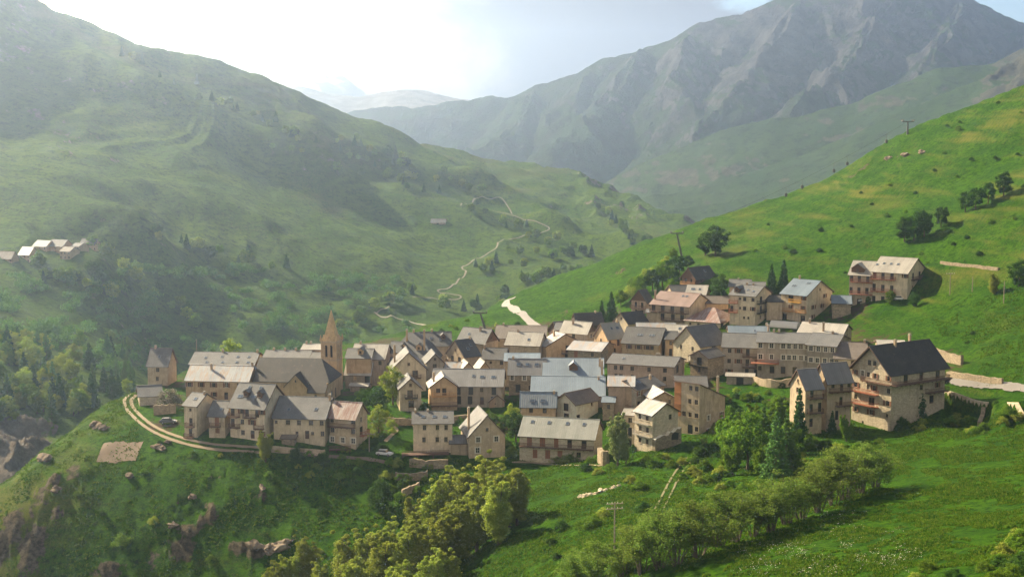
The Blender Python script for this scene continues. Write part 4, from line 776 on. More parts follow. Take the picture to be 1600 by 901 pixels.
# --- right-hand group
H('twin_chalet','left and lower of two joined beige chalets with dark balconies and smooth dark grey roof',1241,1257,1292,606,578,b=680,r=70,t='G',wall='tan',roof='mgrey',F=['.w.','.w.','.t.'],G=['.f.w','.f.D','.d..'],attic=1,B=[('G',0,.1,1,M_wood),('G',1,.1,1,M_wood)],sh=3.6,eo=.7)
H('twin_chalet','right and higher of two joined beige chalets with smooth dark grey roof',1279,1291,1338,596,566,b=674,r=70,t='G',wall='tan',roof='mgrey',F=['...','...'],G=['.w.d.w','...d..','..D...'],B=[('G',0,.05,1,M_wood),('G',1,.35,1,M_wood)],sh=3.6,eo=.7)
H('village_house','brown-grey roof house joined to the left rear of the largest black roofed house',1310,1352,None,561,536,b=590,r=14,wall='cream',roof='brown',F=['w..w..','......'],ch=[(.9,0,1.0)],d=14)
H('large_house','largest house of the village with steep black slate roof and long wraparound balcony',1339,1391,1486,585,541,b=674,r=57,t='G',wall='pale',roof='black',F=['wxww.s','s.ww.w','w.f.w','w.w.t','.t...'],G=['..f..d..f.','.....w..w.','.......f..'],attic=2,B=[('F',0,.3,1.03,M_wood,1.3),('G',0,-.02,1,M_wood,1.8),('F',1,.0,.7,M_wood2),('F',2,.0,.7,M_wood2),('G',1,.62,1,M_wood,1.6)],ch=[(-.25,.1,1.2),(.75,-.5,1.5)],sh=3.1,eo=.6,go=1.3,dmax=26)
H('village_house','small pale roof peeping out behind the black roofed largest house',1380,1414,None,541,532,h=4,r=8,wall='tan',roof='light',d=9)
# --- the hotel on the hill
H('mountain_hotel','right half of the hillside hotel with red brown balconies and big shaded gable',1366,1417,1457,426,404,b=469,r=36,wall='cream',roof='light',F=['C.f.f..s','D.f.f..w','D.D.D..D'],G=['.f.f.','.ww..','.ww..'],B=[('F',0,.0,.68,M_wood2,1.5),('F',1,.0,.68,M_wood2,1.5),('G',0,.2,.8,M_wood)],sky=[(-.6,.5),(-.2,.5),(.2,.5),(-.95,.6)],attic=0,sh=4.0,eo=1.0)
H('mountain_hotel','left half of the hillside hotel with red brown balconies and small front gable',1330,1364,None,429,409,b=471,r=28,wall='cream',roof='light',F=['f.f.f.','f.f.f.','D.D.D.'],B=[('F',0,.1,1,M_wood2,1.5),('F',1,.1,1,M_wood2,1.5)],dorm=[(-.35,.92,4.2,'wood')],sh=4.0,d=12,eo=1.0)
H('flat_hut','small flat roofed concrete hut with pale edge in front of the inn terrace',1140,1177,None,589,586,b=600,r=12,wall='grey',roof='light',F=['.D.'],d=5,eo=.3,sh=2.2,cat='hut',pitch=.1)
# --- the hamlet across the valley, and the lone barn
_GN = GN
def far_house(*a, **k):
    global GN
    GN = GV; r_ = house(*a, **k); GN = _GN; return r_
HG = 'houses of the hamlet across the valley'
for i, (a, b_, c, ye, yr, yb, rf, lb) in enumerate([
  (26,46,58,398,386,411,'blue','ochre hamlet house across the valley with a bluish roof slope'),
  (49,72,None,385,376,394,'mgrey','long grey roofed house at the back left of the hazy hamlet across the valley'),
  (72,98,None,385,375,396,'slate','widest grey roofed house in the middle of the hazy hamlet across the valley'),
  (91,109,122,393,386,405,'brown','nearest gabled house of the hazy hamlet across the valley, lowest on its slope'),
  (109,123,None,385,380,394,'slate','smallest grey roofed house of the hazy hamlet across the valley'),
  (124,150,154,380,373,394,'slate','stone house at the right hand end of the hazy hamlet across the valley'),
  (-8,18,26,404,391,412,'brown','leftmost hazy hamlet house, cut by the picture edge')]):
    far_house('hamlet_house', lb, a, b_, c, ye, yr, b=yb, r=24, wall='ochre', roof=rf, F=['w.w.w','w.w.w'], d=10, minY=600, group=HG)
far_house('mountain_barn','lone stone barn with silver roof on the far green shoulder beside a dark tree',673,696,None,348,342,b=351,r=6,wall='stone',roof='slate',F=['.D.'],d=9,minY=1000,cat='barn')
# ------------------------------------------------------------------ church and bell tower
def arch_window(parent, org, ux, n, u, z, w, h, name='window'):
    ux = Vector(ux); n = Vector(n); o = Vector(org)+ux*u; bm = bmesh.new(); k = 8
    def ring(w_, h_, off): return [o+ux*(-w_/2)+n*off+Vector((0,0,z))]+[o+ux*w_/2+n*off+Vector((0,0,z))]+[o+ux*(math.cos(a)*w_/2)+n*off+Vector((0,0,z+h_-w_/2+math.sin(a)*w_/2)) for a in [math.pi*i/k for i in range(k+1)]]
    poly(bm, ring(w+0.3, h+0.15, 0.05), 1); poly(bm, ring(w, h, 0.09), 0)
    return mk(name, bm, [M_glass, M_brick], parent)
def at_px(px, py, h, minY=0): p = hit(GN, px, py, h, minY); return p
def church():
    rr = R(7); c = hit(GN, 514, 628); Y = c.y; ze = P(514, 597, Y).z; C = Vector((c.x, c.y)); ex = Vector((math.cos(rr), -math.sin(rr))); ey = Vector((math.sin(rr), math.cos(rr)))
    k = (391-W0/2)/FOC; w = abs((k*C.y-C.x)/(ex.x-k*ex.y)); bb = ray(0, 561)[1]; pitch = 0.80
    q = (CZ+bb*C.y-ze)/(pitch-bb*ey.y); d = 2*q; rise = q*pitch
    cen = C-ex*w/2+ey*d/2; z0 = ground(cen.x, cen.y)-0.5; root = empty('village_church', (cen.x, cen.y, z0), -rr, 'ochre village church with long dark slate roof, front gable and hipped choir end', 'church')
    he = ze-z0; hw, hd = w/2, d/2; wb = bmesh.new(); mat = WALL['ochre']
    bx(wb, -hw, hw, -hd, hd, -3, he); mk('nave_wall', wb, mat, root)
    rb = bmesh.new(); e = 0.4; zt = rise+0.2; ez = -e*pitch+0.2
    A = (-hw-e, -hd-e, ez), (hw+e, -hd-e, ez), (hw+e, hd+e, ez), (-hw-e, hd+e, ez); T0 = (-hw-e, 0, zt); T1 = (hw-hd*0.55, 0, zt)
    poly(rb, (A[0], A[1], T1, T0)); poly(rb, (A[2], A[3], T0, T1)); poly(rb, (A[1], A[2], T1)); poly(rb, (A[3], A[0], T0))
    poly(rb, [(a[0], a[1], ez-0.2) for a in A[::-1]])
    for i in range(4): p, q_ = A[i], A[(i+1) % 4]; poly(rb, ((p[0],p[1],ez-0.2), (q_[0],q_[1],ez-0.2), q_, p))
    mk('nave_roof', rb, ROOF['black'], root, (0, 0, he))
    s = Y/FOC
    # front gable chapel
    x0, x1 = -hw+(445-391)*s, -hw+(481-391)*s; cw = x1-x0; pr = 2.2; gh = (600-581)*s*1.0; hb = he-1.0
    gb = bmesh.new(); bx(gb, x0, x1, -hd-pr, -hd-0.003, -3, hb); xm = (x0+x1)/2
    poly(gb, ((x0,-hd-pr,hb),(x1,-hd-pr,hb),(xm,-hd-pr,hb+gh))); ch_ = mk('chapel_wall', gb, mat, root)
    gr = bmesh.new(); y1 = -hd+gh/pitch+1.2; o = 0.35; pz = gh/(cw/2)
    slab(gr, (x1+o,-hd-pr-o,hb-o*pz+.18),(x1+o,y1,hb-o*pz+.18),(xm,y1,hb+gh+.18),(xm,-hd-pr-o,hb+gh+.18), 0.18)
    slab(gr, (xm,-hd-pr-o,hb+gh+.18),(xm,y1,hb+gh+.18),(x0-o,y1,hb-o*pz+.18),(x0-o,-hd-pr-o,hb-o*pz+.18), 0.18); mk('chapel_roof', gr, ROOF['black'], root)
    # lower choir side roof
    x2, x3 = x1+0.3, hw-0.4; gb = bmesh.new(); bx(gb, x2, x3, -hd-3.2, -hd-0.004, -3, he-2.2); mk('choir_wall', gb, mat, root)
    gr = bmesh.new(); slab(gr, (x2,-hd-3.6,he-2.45),(x3+.3,-hd-3.6,he-2.45),(x3+.3,-hd+0.3,he+0.5),(x2,-hd+0.3,he+0.5), 0.18); mk('choir_roof', gr, ROOF['black'], root)
    # east end block
    gb = bmesh.new(); bx(gb, hw-0.4, hw+0.02, -hd-1.0, hd-0.5, -3, he-0.1); mk('choir_end_wall', gb, mat, root)
    F_ = (1,0,0); N_ = (0,-1,0)
    arch_window(root, (-hw,-hd,0), F_, N_, 7.5, he-5.2, 0.9, 2.6); arch_window(root, (xm,-hd-pr,0), F_, N_, 0.2, hb-5.4, 1.0, 2.9); arch_window(root, (xm,-hd-pr,0), F_, N_, 0, hb+gh*0.35, 0.45, 0.7)
    arch_window(root, ((x2+x3)/2,-hd-3.2,0), F_, N_, 0, he-4.3, 0.8, 1.3); arch_window(root, (hw+0.02,-hd,0), (0,1,0), (1,0,0), 3.0, he-5.6, 0.9, 2.8); arch_window(root, (hw+0.02,-hd,0), (0,1,0), (1,0,0), 7.5, he-5.6, 0.9, 2.8)
    return Y+d
M_spire = wall_mat('golden_tufa', (0.50,0.36,0.19), (0.42,0.30,0.17), 0.3)
def tower(Yt):
    rr = R(14); px0, px1, px2 = 500, 525.5, 535; Y = Yt; s = Y/FOC; c = P(px1, 535, Y); zt = c.z; wd = (px1-px0)*s/math.cos(rr)*1.0
    ex = Vector((math.cos(rr), -math.sin(rr))); ey = Vector((math.sin(rr), math.cos(rr))); C = Vector((c.x, c.y)); cen = C-ex*wd/2+ey*wd/2
    z0 = ground(cen.x, cen.y); root = empty('bell_tower', (cen.x, cen.y, z0), -rr, 'square ochre stone bell tower with arched belfry and tall pyramid spire', 'bell tower')
    H_ = zt-z0; h = wd/2; st = P(516.4, 483, Y+wd/2).z-z0; mat = WALL['ochre']
    b = bmesh.new(); bz = H_-5.2
    bx(b, -h, h, -h, h, -1.5, bz)
    # belfry walls: two real arched openings on each side
    for k in range(4):
        a = k*math.pi/2; ca, sa = math.cos(a), math.sin(a); T = lambda x, y, z: (x*ca-y*sa, x*sa+y*ca, z)
        ow = wd*0.17; xs = [-h, -wd*0.08-ow, -wd*0.08, wd*0.08, wd*0.08+ow, h]
        def q(x0, x1, z0_, z1_): poly(b, (T(x0,-h,z0_),T(x1,-h,z0_),T(x1,-h,z1_),T(x0,-h,z1_)))
        for i in (0, 2, 4): q(xs[i], xs[i+1], bz, H_)
        for i in (1, 3):
            xa, xb = xs[i], xs[i+1]; m_ = (xa+xb)/2; zs = H_-1.3; q(xa, xb, bz, bz+0.7); n = 6; q_prev = (xa, zs)
            arc = [(m_-math.cos(math.pi*j/n)*ow/2, zs+math.sin(math.pi*j/n)*ow/2) for j in range(n+1)]
            for j in range(n): poly(b, (T(arc[j][0],-h,arc[j][1]),T(arc[j+1][0],-h,arc[j+1][1]),T(arc[j+1][0],-h,H_),T(arc[j][0],-h,H_)))
            for (xx, sg) in ((xa, 1), (xb, -1)):
                c4 = [T(xx,-h,bz+0.7), T(xx,-h+0.6,bz+0.7), T(xx,-h+0.6,zs), T(xx,-h,zs)]; poly(b, c4 if sg > 0 else c4[::-1])
            poly(b, (T(xa,-h,bz+0.7),T(xb,-h,bz+0.7),T(xb,-h+0.6,bz+0.7),T(xa,-h+0.6,bz+0.7)))
    mk('tower_wall', b, mat, root)
    b = bmesh.new(); bx(b, -h+0.62, h-0.62, -h+0.62, h-0.62, bz+0.02, bz+0.05); bx(b, -h+0.9, h-0.9, -h+0.9, h-0.9, bz+0.06, H_-0.05, 0); mk('belfry_louvre', b, M_iron_shade, root)
    b = bmesh.new(); bx(b, -h-.15, h+.15, -h-.15, h+.15, bz-.35, bz-.02) if False else None
    for z in (bz-0.25, H_-0.02): bx(b, -h-0.18, h+0.18, -h-0.18, h+0.18, z, z+0.3)
    mk('cornice', b, WALL['tan'], root)
    b = bmesh.new(); e = h+0.12; zb = H_+0.28; hm_ = (st-zb)*0.20   # flared foot, then the steep spire
    A = [(-e,-e,zb),(e,-e,zb),(e,e,zb),(-e,e,zb)]; i_ = h*0.62; Bq = [(-i_,-i_,zb+hm_),(i_,-i_,zb+hm_),(i_,i_,zb+hm_),(-i_,i_,zb+hm_)]; top = (0,0,st)
    for i in range(4):
        j = (i+1) % 4; poly(b, (A[i],A[j],Bq[j],Bq[i])); poly(b, (Bq[i],Bq[j],top))
    poly(b, A[::-1]); mk('spire', b, M_spire, root)
    for sx in (-1, 1):
        for sy in (-1, 1): b = bmesh.new(); bx(b, sx*h-0.28, sx*h+0.28, sy*h-0.28, sy*h+0.28, zb-0.001, zb+0.5); tube(b, (sx*h,sy*h,zb+0.5), (sx*h,sy*h,zb+1.9), 0.34, 0.03, 4); mk('pinnacle', b, WALL['ochre'], root)
    for k in range(4):
        a = k*math.pi/2; ca, sa = math.cos(a), math.sin(a); T = lambda x, y, z: (x*ca-y*sa, x*sa+y*ca, z); b = bmesh.new()
        poly(b, (T(-0.9,-h-0.19,zb),T(0.9,-h-0.19,zb),T(0,-h-0.19,zb+1.5))); poly(b, (T(0.9,-h-0.19,zb),T(0.9,-h*0.4,zb),T(0,-h*0.4,zb+1.5),T(0,-h-0.19,zb+1.5))); poly(b, (T(-0.9,-h*0.4,zb),T(-0.9,-h-0.19,zb),T(0,-h-0.19,zb+1.5),T(0,-h*0.4,zb+1.5)))
        mk('spire_gable', b, WALL['ochre'], root)
    b = bmesh.new(); tube(b, (0,0,st-0.3), (0,0,st+2.2), 0.07, 0.05); bx(b, -0.5, 0.5, -0.05, 0.05, st+1.4, st+1.52); mk('cross', b, M_iron_shade, root)
Yc = church(); tower(Yc+4)

# ------------------------------------------------------------------ roads, tracks, walls
def catmull(p, n=8):
    out = []
    for i in range(len(p)-1):
        a, b, c, d = p[max(i-1, 0)], p[i], p[i+1], p[min(i+2, len(p)-1)]
        for k in range(n):
            t = k/n; out.append(0.5*((2*b)+(c-a)*t+(2*a-5*b+4*c-d)*t*t+(3*b-a-3*c+d)*t*t*t))
    return out+[p[-1]]
def strip(name, pix, width, mat, g=None, lift=0.12, cross=4, n=10, kind='structure', off=0.0):
    g = g or GN; p = [hit(g, *q[:2], 0, q[2] if len(q) > 2 else 0) for q in pix]; p = [Vector((q.x, q.y)) for q in p if q is not None]
    c = catmull(p, n); bm = bmesh.new(); rows = []
    for i, q in enumerate(c):
        t = (c[min(i+1, len(c)-1)]-c[max(i-1, 0)]).normalized(); nn = Vector((-t.y, t.x)); wv = width*(0.85+0.3*random.random()) if kind != 'hard' else width
        rows.append([bm.verts.new((q.x+nn.x*(a/cross-0.5)*wv+nn.x*off, q.y+nn.y*(a/cross-0.5)*wv+nn.y*off, ground(q.x+nn.x*(a/cross-0.5)*wv+nn.x*off, q.y+nn.y*(a/cross-0.5)*wv+nn.y*off, g)+lift)) for a in range(cross+1)])
    for a, b in zip(rows, rows[1:]):
        for k in range(cross): bm.faces.new((a[k], b[k], b[k+1], a[k+1]))
    bmesh.ops.recalc_face_normals(bm, faces=bm.faces)
    if bm.faces[0].normal.z < 0: bmesh.ops.reverse_faces(bm, faces=bm.faces)
    o = mk(name, bm, mat, None, smooth=True); o['kind'] = 'structure'; return o
random.seed(4)
M_dirt = plain('pale_dirt', (0.24,0.19,0.12), 0.95); M_asph = plain('worn_asphalt', (0.15,0.14,0.13), 0.9); M_road = plain('pale_asphalt', (0.27,0.25,0.235), 0.9); M_path = plain('pale_gravel_path', (0.21,0.19,0.14), 0.95); M_rut = plain('worn_grass', (0.13,0.125,0.05), 0.95); M_soil = plain('bare_garden_soil', (0.17,0.125,0.085), 0.95)  # the bend road is paler asphalt than the right-hand one
strip('road', [(850,516),(826,500),(806,486),(790,474),(783,469),(800,466)], 3.6, M_road)
strip('road', [(1476,592,345),(1500,601,345),(1530,605,340),(1565,608,330),(1600,612,330),(1680,622,320)], 3.4, M_asph, lift=0.3)
strip('dirt_track', [(208,618),(200,627),(205,640),(222,657),(245,672),(280,686),(330,697),(380,701),(415,705)], 0.9, M_dirt, off=-0.9, lift=0.14)
strip('dirt_track', [(208,618),(200,627),(205,640),(222,657),(245,672),(280,686),(330,697),(380,701),(415,705)], 0.9, M_dirt, off=0.9, lift=0.14)
strip('path', [(1078,715),(1062,735),(1052,752),(1040,775),(1030,795)], 0.5, M_rut, off=-0.8, lift=0.1); strip('path', [(1078,715),(1062,735),(1052,752),(1040,775),(1030,795)], 0.45, M_rut, off=0.9, lift=0.1)
strip('path', [(800,722),(850,725),(900,727),(940,728)], 0.9, M_dirt)
strip('path', [(602,690),(612,680),(620,672),(612,664)], 1.0, M_dirt); strip('path', [(430,704),(500,712),(560,716),(610,722)], 1.2, M_soil)
strip('path', [(645,465),(720,466),(684,456),(705,448),(716,438),(728,425),(722,418),(738,408),(760,398),(775,388),(778,379)], 1.5, M_path, GV, 0.5)
strip('path', [(780,379),(800,374),(830,367),(852,362),(858,357),(845,350),(800,337),(770,330)], 1.2, M_path, GV, 0.6)
strip('path', [(585,488),(600,496),(640,503),(680,510)], 1.4, M_path, GV, 0.5); strip('path', [(588,490),(596,484),(612,480)], 1.2, M_path, GV, 0.5)
strip('path', [(720,322),(738,318),(750,309),(765,312),(790,318),(830,332)], 1.5, M_path, GV, 0.6)
strip('garden_soil', [(156,706),(190,705),(218,702)], 7.5, M_soil, cross=6)

def stone_wall(label, pix, h, th=0.5, name='stone_wall', down=1.0, mat='stone'):
    p = []
    for q in pix:
        r_ = hit(GN, q[0], q[1], 0, q[2] if len(q) > 2 else 0); p.append(Vector((r_.x, r_.y)))
    c = catmull(p, 5); cen = sum(c, Vector((0, 0)))/len(c); z0 = ground(cen.x, cen.y); bm = bmesh.new(); prev = None
    for i, q in enumerate(c):
        t = (c[min(i+1, len(c)-1)]-c[max(i-1, 0)]).normalized(); nn = Vector((-t.y, t.x))*th/2; zt = ground(q.x, q.y)+h*(0.88+0.2*random.random()); zb = ground(q.x, q.y)-down
        cur = [bm.verts.new((q.x+s*nn.x-cen.x, q.y+s*nn.y-cen.y, z-z0)) for s, z in ((-1,zb),(1,zb),(1,zt),(-1,zt))]
        if prev:
            for k in range(4): bm.faces.new((prev[k], cur[k], cur[(k+1) % 4], prev[(k+1) % 4]))
        else: bm.faces.new(cur[::-1])
        prev = cur
    bm.faces.new(prev); bmesh.ops.recalc_face_normals(bm, faces=bm.faces)
    return tag(mk(name, bm, WALL[mat], None, (cen.x, cen.y, z0)), label, 'wall')
stone_wall('low stone garden wall above the parked dark car beside the dirt track', [(240,648),(258,646),(275,645)], 2.6, 0.6)
def road_wall(label, pa, pb):
    bm = bmesh.new(); pr = None; o = None
    for i in range(13):
        px = pa+(pb-pa)*i/12; yr = 362-(px-1480)/120*26-3.3; x = (px-W0/2)/FOC*yr; top = ground(x, yr+1.6)+0.25; bot = ground(x, yr-2.5)-1.5; o = o or Vector((x, yr, top))
        cur = [bm.verts.new(Vector(q)-o) for q in ((x-0.1,yr-0.5,bot),(x+0.1,yr+0.45,bot),(x+0.1,yr+0.45,top),(x-0.1,yr-0.2,top))]
        if pr:
            for k in range(4): bm.faces.new((pr[k], cur[k], cur[(k+1) % 4], pr[(k+1) % 4]))
        else: bm.faces.new(cur[::-1])
        pr = cur
    bm.faces.new(pr); bmesh.ops.recalc_face_normals(bm, faces=bm.faces); tag(mk('retaining_wall', bm, WALL['pale'], None, o), label, 'wall')
road_wall('tall pale retaining wall carrying the road right of the largest house', 1484, 1557); road_wall('short pale retaining wall below the road at the right picture edge', 1586, 1660)
stone_wall('long low rubble wall along the uphill side of the road on the right', [(1480,592,352),(1510,597,350),(1540,602,350),(1566,606,345)], 1.8, 0.7)
stone_wall('curved tall rubble wall on the slope behind the largest house', [(1455,556,372),(1478,566,370),(1503,572,372)], 2.6, 0.8)
stone_wall('long dry stone wall on the grassy slope above the hillside hotel', [(1470,412),(1500,417),(1530,420),(1560,424)], 0.7, 0.8)
stone_wall('stone terrace wall with rubble below the six windowed cream house', [(640,728),(665,731),(700,730)], 2.0, 0.6)
stone_wall('dark terrace wall lowest in the shaded gardens left of the tree clump', [(628,776),(640,770),(655,764)], 1.8, 0.6)
stone_wall('middle terrace wall above the lowest one in the shaded gardens', [(618,748),(640,750),(668,746)], 1.8, 0.6)
stone_wall('terrace wall in the gardens below the very long grey roofed house', [(600,662),(640,664),(700,660),(760,656)], 1.8, 0.6)
stone_wall('rounded pale stone wall end under the tall pale tree', [(937,722),(943,727),(949,726)], 3.4, 1.2, 'stone_wall', 2, 'stone')
stone_wall('ochre garden wall in front of the grey inn terrace', [(1176,600),(1205,606),(1240,604)], 2.2, 0.5, mat='tan')
stone_wall('pale garden wall in front of the long beige house', [(424,706),(470,709),(508,712)], 1.5, 0.5, mat='tan')
stone_wall('sloping stone buttress wall below the road on the right meadow edge', [(1530,668,300),(1536,655,300)], 1.1, 1.0)

# terrace deck with rail below the six-windowed house
def deck(label, x0, x1, py, dep=3.0):
    a = hit(GN, x0, py); b = hit(GN, x1, py); w = (b.xy-a.xy).length; z = max(a.z, b.z)+0.8; rz = math.atan2(b.y-a.y, b.x-a.x)
    root = empty('wooden_deck', (a.x, a.y, min(a.z, b.z)), rz, label, 'deck'); h = z-min(a.z, b.z)
    bm = bmesh.new(); bx(bm, 0, w, 0, dep, h-0.15, h); mk('floor', bm, M_wood, root)
    bm = bmesh.new(); x = 0.05
    while x < w: bx(bm, x, x+0.09, 0.02, 0.08, h, h+0.95); x += 0.28
    bx(bm, 0, w, 0, 0.1, h+0.95, h+1.03); mk('railing', bm, M_wood, root)
    x = 0.1
    while x < w:
        bm = bmesh.new(); bx(bm, x, x+0.18, 0.1, 0.28, -1.2, h-0.15); mk('post', bm, M_wood, root); x += (w-0.4)/3
deck('dark wooden deck with rail below the six windowed cream house', 628, 702, 716); deck('dark wooden deck at the foot of the rusty roofed balcony house', 514, 548, 708, 2)

def greenhouse():
    a = hit(GN, 1202, 511); b = hit(GN, 1245, 514); w = (b.xy-a.xy).length; root_z = min(a.z, b.z); bm = bmesh.new(); n = 10; r_ = 2.1; L = 12
    for k in range(L):
        for i in range(n):
            f = lambda k_, i_: (w*k_/L, r_-r_*math.cos(math.pi*i_/n)*1.0, r_*1.05*math.sin(math.pi*i_/n)-0.1)
            poly(bm, (f(k, i), f(k+1, i), f(k+1, i+1), f(k, i+1)))
    for k in (0, L): poly(bm, [(w*k/L, r_-r_*math.cos(math.pi*i/n), r_*1.05*math.sin(math.pi*i/n)-0.1) for i in range(n+1)])
    o = mk('polytunnel', bm, M_white, None, (a.x, a.y, root_z), math.atan2(b.y-a.y, b.x-a.x), True); tag(o, 'white plastic greenhouse tunnel below the tall cream hillside house', 'greenhouse')
greenhouse()

# poles, pylons, cable
def utility_pole(label, px, pb, pt, arms=2, name='utility_pole', minY=0, lean=0.0):
    c = hit(GN, px, pb, 0, minY); h = (pb-pt)*c.y/FOC*1.03; root = empty(name, (c.x, c.y, c.z), R(12), label, 'pole')
    bm = bmesh.new(); tube(bm, (0,0,-0.8), (lean*h,0,h), 0.17, 0.11, 8); mk('post', bm, M_conc if name != 'utility_pole' else M_pole, root)
    for k in range(arms):
        bm = bmesh.new(); z = h-0.35-k*0.9; bx(bm, -1.5+lean*h, 1.5+lean*h, -0.07, 0.07, z, z+0.14)
        mk('crossarm', bm, M_pole, root)
        for x in (-1.3, -0.5, 0.5, 1.3): bm = bmesh.new(); tube(bm, (x+lean*h,0,z+0.14), (x+lean*h,0,z+0.4), 0.05, 0.04, 6); mk('insulator', bm, M_white, root)
    return c, h
M_pole = plain('grey_weathered_wood', (0.26,0.22,0.17), 0.9)
utility_pole('tall wooden utility pole with crossarm in the foreground meadow', 960, 868, 782, 2)
utility_pole('thin wooden pole beside the rusty roofed house', 577, 706, 676, 1)
utility_pole('leaning lattice-like pole on the slope right of the hillside hotel', 1484, 463, 427, 1); utility_pole('thin pole standing alone near the right picture edge', 1568, 478, 440, 0)
utility_pole('thin pole between hillside hotel and the leaning pole', 1519, 458, 432, 0)
utility_pole('antenna mast beside the long grey roofed block at the village left', 308, 578, 530, 0)
def lift_pylon(label, px, pb, pt, lean):
    c = hit(GN, px, pb); h = (pb-pt)*c.y/FOC; root = empty('ski_lift_pylon', (c.x, c.y, c.z), 0, label, 'lift pylon'); bm = bmesh.new(); tube(bm, (0,0,-1), (lean*h,0,h), 0.5, 0.32, 10); mk('mast', bm, M_steel, root)
    bm = bmesh.new(); bx(bm, lean*h-2.6, lean*h+2.6, -0.2, 0.2, h-0.3, h+0.15); mk('crossarm', bm, M_steel, root)
    for s in (-1, 1):
        bm = bmesh.new(); bx(bm, lean*h+s*2.4-0.1, lean*h+s*2.4+0.1, -2.0, 2.0, h+0.16, h+0.4)
        for k in range(5): tube(bm, (lean*h+s*2.4-0.2, -1.8+k*0.9, h+0.5), (lean*h+s*2.4+0.2, -1.8+k*0.9, h+0.5), 0.25, 0.25, 8)
        mk('sheave_train', bm, M_steel, root)
    return Vector((c.x+lean*h, c.y, c.z+h))
M_steel = plain('grey_galvanised_steel', (0.12,0.12,0.125), 0.5, 0.3)
P1 = lift_pylon('leaning grey ski lift pylon by the bushes above the village', 1066, 400, 364, -0.25); P2 = lift_pylon('dark ski lift pylon with wide crosshead on the skyline of the right hill', 1418, 207, 190, 0.0)
P0 = lift_pylon('leaning grey ski lift pylon beside the road bend behind the village', 759, 513, 488, -0.35)
def cable(label, a, b, sag, n=24, r_=0.045):
    bm = bmesh.new(); pr = None
    for i in range(n):
        f = lambda t: a+(b-a)*t-Vector((0, 0, 4*sag*t*(1-t)))
        tube(bm, f(i/n)-a, f((i+1)/n)-a, r_, r_, 4, cap=False)
    tag(mk('lift_cable', bm, M_iron_shade, None, a), label, 'cable')
cable('thin ski lift cable hanging between skyline pylon and the leaning pylon', P1, P2, 3)
for i, t in enumerate((0.45, 0.52, 0.66, 0.72, 0.90)):
    a = P1+(P2-P1)*t-Vector((0, 0, 4*3*t*(1-t))); bm = bmesh.new(); g_ = 0.55
    tube(bm, (0,0,0), (0,0,-2.4), 0.06, 0.06, 5); m0 = mk('gondola_cabin', bm, M_steel, None, a)
    bm = bmesh.new(); bx(bm, -g_, g_, -g_, g_, -4.0, -2.4); bmesh.ops.bevel(bm, geom=bm.edges[:], offset=0.2, segments=2, affect='EDGES'); mk('cabin', bm, M_steel, m0)
    tag(m0, 'small dark lift cabin hanging from the cable against the far green slope', 'lift cabin', 'lift cabins on the cable')

# cars
def car(label, px, py, rz, col, L=4.2, lift=0.0, minY=0):
    c = hit(GN, px, py, 0, minY); root = empty('parked_car', (c.x, c.y, c.z+lift), R(rz), label, 'car'); m_ = plain('car_paint', col, 0.25, 0.0, 0.05)
    w = 1.75; pr = [(-L/2,0.35),(-L/2,0.75),(-L/2+0.15,0.95),(-L/2+0.9,1.02),(L/2-0.9,0.92),(L/2-0.1,0.72),(L/2,0.35)]; bm = bmesh.new()
    for s in (-1, 1): f = [(x, s*w/2, z) for x, z in pr]; poly(bm, f if s > 0 else f[::-1])
    for i in range(len(pr)): p, q = pr[i], pr[(i+1) % len(pr)]; poly(bm, ((p[0],-w/2,p[1]),(q[0],-w/2,q[1]),(q[0],w/2,q[1]),(p[0],w/2,p[1])))
    bmesh.ops.remove_doubles(bm, verts=bm.verts, dist=1e-4); bmesh.ops.recalc_face_normals(bm, faces=bm.faces); bmesh.ops.bevel(bm, geom=bm.edges[:], offset=0.07, segments=2, affect='EDGES'); mk('body', bm, m_, root, smooth=False)
    cb = [(-L/2+0.25,0.98),(-L/2+0.75,1.45),(L*0.12,1.47),(L/2-1.25,0.95)]
    bm = bmesh.new(); hw = w/2-0.12
    for s in (-1, 1): f = [(x, s*(hw-(0.12 if z > 1.2 else 0)), z) for x, z in cb]; poly(bm, f if s > 0 else f[::-1])
    for i in range(3): p, q = cb[i], cb[i+1]; hp = hw-(0.12 if p[1] > 1.2 else 0); hq = hw-(0.12 if q[1] > 1.2 else 0); poly(bm, ((p[0],-hp,p[1]),(q[0],-hq,q[1]),(q[0],hq,q[1]),(p[0],hp,p[1])))
    bmesh.ops.recalc_face_normals(bm, faces=bm.faces); mk('window', bm, M_glass, root)
    bm = bmesh.new(); bx(bm, -L/2+0.72, L*0.13, -hw+0.1, hw-0.1, 1.455, 1.50); mk('roof', bm, m_, root)
    for sx in (-L*0.31, L*0.31):
        for sy in (-1, 1): bm = bmesh.new(); tube(bm, (sx, sy*(w/2-0.2), 0.32), (sx, sy*(w/2+0.02), 0.32), 0.32, 0.32, 14); wl = mk('wheel', bm, M_tyre, root); bm = bmesh.new(); tube(bm, (sx, sy*(w/2+0.02), 0.32), (sx, sy*(w/2+0.035), 0.32), 0.19, 0.17, 10); mk('rim', bm, M_velux, wl)
    for sy in (-1, 1): bm = bmesh.new(); bx(bm, L/2-0.06, L/2+0.02, sy*0.62-0.17, sy*0.62+0.17, 0.62, 0.75); mk('headlight', bm, M_white, root)
M_tyre = plain('tyre_rubber', (0.02,0.02,0.02), 0.9)
car('dark grey car parked beside the first cream house at the track', 263, 661, 8, (0.05,0.06,0.075), 4.4)
car('white car parked in the shaded lane near the rusty roofed house', 601, 711, -20, (0.6,0.6,0.6))
car('white car parked under the balconies of the hillside hotel', 1404, 469, 4, (0.7,0.7,0.7)); car('dark car parked on the road beside the largest house', 1483, 598, 15, (0.02,0.02,0.025), 4.4, minY=345)
